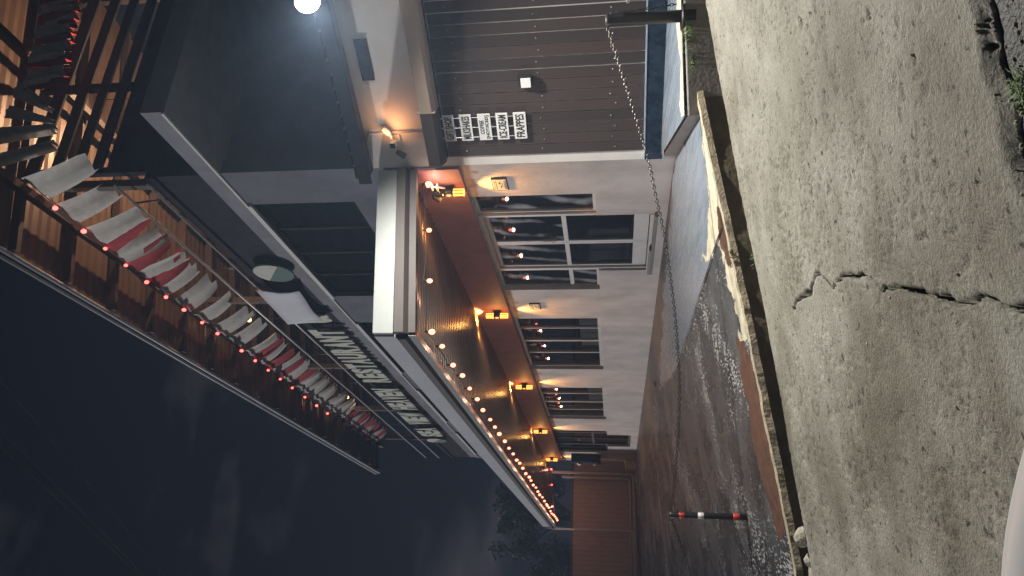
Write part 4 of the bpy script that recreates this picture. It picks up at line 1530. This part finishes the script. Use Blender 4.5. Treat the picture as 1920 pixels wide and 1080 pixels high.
# ================================================================== weeds, rubble and the car edge by the camera
def weeds(name, cx, cy, cz, n, h, spread, label, seed):
    r = random.Random(seed)
    vv, ff = [], []
    for k in range(n):
        x, y = cx + r.gauss(0, spread), cy + r.gauss(0, spread * 0.6)
        a = r.uniform(0, 6.283)
        ln = h * r.uniform(0.5, 1.1)
        b0 = len(vv)
        dx, dy = math.cos(a), math.sin(a)
        wd_ = 0.004
        for j in range(4):
            t = j / 3
            px, py, pz = x + dx * ln * 0.7 * t * t, y + dy * ln * 0.7 * t * t, cz + ln * t * (1 - 0.35 * t)
            ww = wd_ * (1 - t * 0.85)
            vv += [(px - dy * ww, py + dx * ww, pz), (px + dy * ww, py - dx * ww, pz)]
        for j in range(3):
            q = b0 + 2 * j
            ff.append((q, q + 1, q + 3, q + 2))
    o = mk(name, vv, ff, M_grass, None)
    return tag(o, label, 'weeds', 'weed tufts')


weeds('weed_tuft', 4.52, 4.87, 0.0, 90, 0.13, 0.06, 'green weeds at the foot of the thick black post', 1)
weeds('weed_tuft', 4.33, 5.02, -0.04, 50, 0.09, 0.04, 'small weeds on the platform edge between the thick black post and the platform corner', 2)
x, y = XY(1.12, 5.95)
weeds('weed_tuft', x, y, yz(x, y), 26, 0.07, 0.025, 'tiny weed sprout on the drain kerb beside the cream paint', 3)
x, y = XY(0.98, 5.44)
weeds('weed_tuft', x, y, z_road(0.98) - 0.02, 24, 0.05, 0.03, 'tiny weed sprout on the street edge of the drain', 4)
x, y = XY(0.80, 1.98)
weeds('weed_tuft', x, y, z_road(0.80) - 0.04, 120, 0.055, 0.028, 'low green weeds along the broken concrete edge nearest the camera', 5)


def stone(e, c, dz, s, label, seed):
    r = np.random.default_rng(seed)
    bm = bmesh.new()
    bmesh.ops.create_icosphere(bm, subdivisions=2, radius=1)
    x, y = XY(e, c)
    v = np.array([q.co[:] for q in bm.verts])
    f = [tuple(q.index for q in p.verts) for p in bm.faces]
    bm.free()
    k = 1 + 0.5 * (fbm(v[:, 0] + 3, v[:, 1] + v[:, 2] + 5, 1.4, 3, seed) - 0.5)
    v = v * k[:, None] * np.array(s)[None, :] + np.array([x, y, z_road(e) + dz])
    o = mk('rubble_stone', v, f, M_stone, None)
    tag(o, label, 'stone', 'rubble in the drain')


stone(-1.02, 5.58, -0.02, (0.075, 0.06, 0.065), 'largest pale stone wedged in the drain end', 1)
stone(-1.10, 5.56, -0.09, (0.045, 0.045, 0.04), 'small stone below the largest pale stone', 2)
stone(-1.18, 5.60, -0.05, (0.05, 0.06, 0.05), 'middle-sized pale stone next to the largest one', 3)
stone(-1.28, 5.66, -0.08, (0.09, 0.06, 0.05), 'long flat stone lying farthest along the drain end', 4)
dv, df = [], []
for k in range(170):
    e, c = random.uniform(-0.9, 2.8), random.uniform(2.2, 5.3)
    if random.random() < 0.3:
        e, c = random.uniform(0.5, 1.2), random.uniform(1.75, 2.1)
    x, y = XY(e, c)
    s = random.uniform(0.003, 0.009)
    q = lathe_geo((x, y, z_road(e) - 0.004), (random.uniform(-.3, .3), random.uniform(-.3, .3), 1), [(s * 0.7, 0), (s, s * 0.5), (s * 0.4, s)], 5)
    dv.append(q)
v, f = join_geo(dv)
tag(mk('grit', v, f, M_stone), 'loose grit and pebbles scattered on the concrete street', 'gravel', kind='stuff')

# rounded edge of a car window sill low in the corner by the camera
CR = empty('car', (0.02, 0.72, -0.5), 'white rounded car edge in the corner of the picture closest to the camera', 'car')
vv, ff = [], []
n, mseg = 28, 10
for i in range(n + 1):
    t = i / n
    base = Vector((0.185, 0.655, 0.322)).lerp(Vector((-0.30, 0.86, 0.352)), t)
    drop = 0.030 * (1 - min(1, t * 3)) ** 2
    for k in range(mseg):
        an = 2 * math.pi * k / mseg
        vv.append((base.x + 0.03 * math.cos(an) * -0.4, base.y + 0.05 * math.cos(an) * -0.9 - 0.03, base.z + 0.012 - drop + 0.022 * math.sin(an)))
for i in range(n):
    for k in range(mseg):
        a, b_ = i * mseg + k, i * mseg + (k + 1) % mseg
        ff.append((a, b_, b_ + mseg, a + mseg))
mk('window_sill', vv, ff, M_car, CR, smooth=True)

# ================================================================== added air volume, tinted blue to imitate the floodlight's veil of glare
hz = box('haze', -70, 70, -30, 100, -4.4, 10.6, M_ground, None)
hz.data.materials.clear()
hm = bpy.data.materials.new('glare_haze')
hm.use_nodes = True
t = hm.node_tree
t.nodes.clear()
ho = t.nodes.new('ShaderNodeOutputMaterial')
pv = t.nodes.new('ShaderNodeVolumePrincipled')
pv.inputs['Color'].default_value = (0.50, 0.68, 1.0, 1)
pv.inputs['Density'].default_value = 0.0029
pv.inputs['Anisotropy'].default_value = 0.1
t.links.new(pv.outputs[0], ho.inputs['Volume'])
hz.data.materials.append(hm)
tag(hz, kind='stuff')
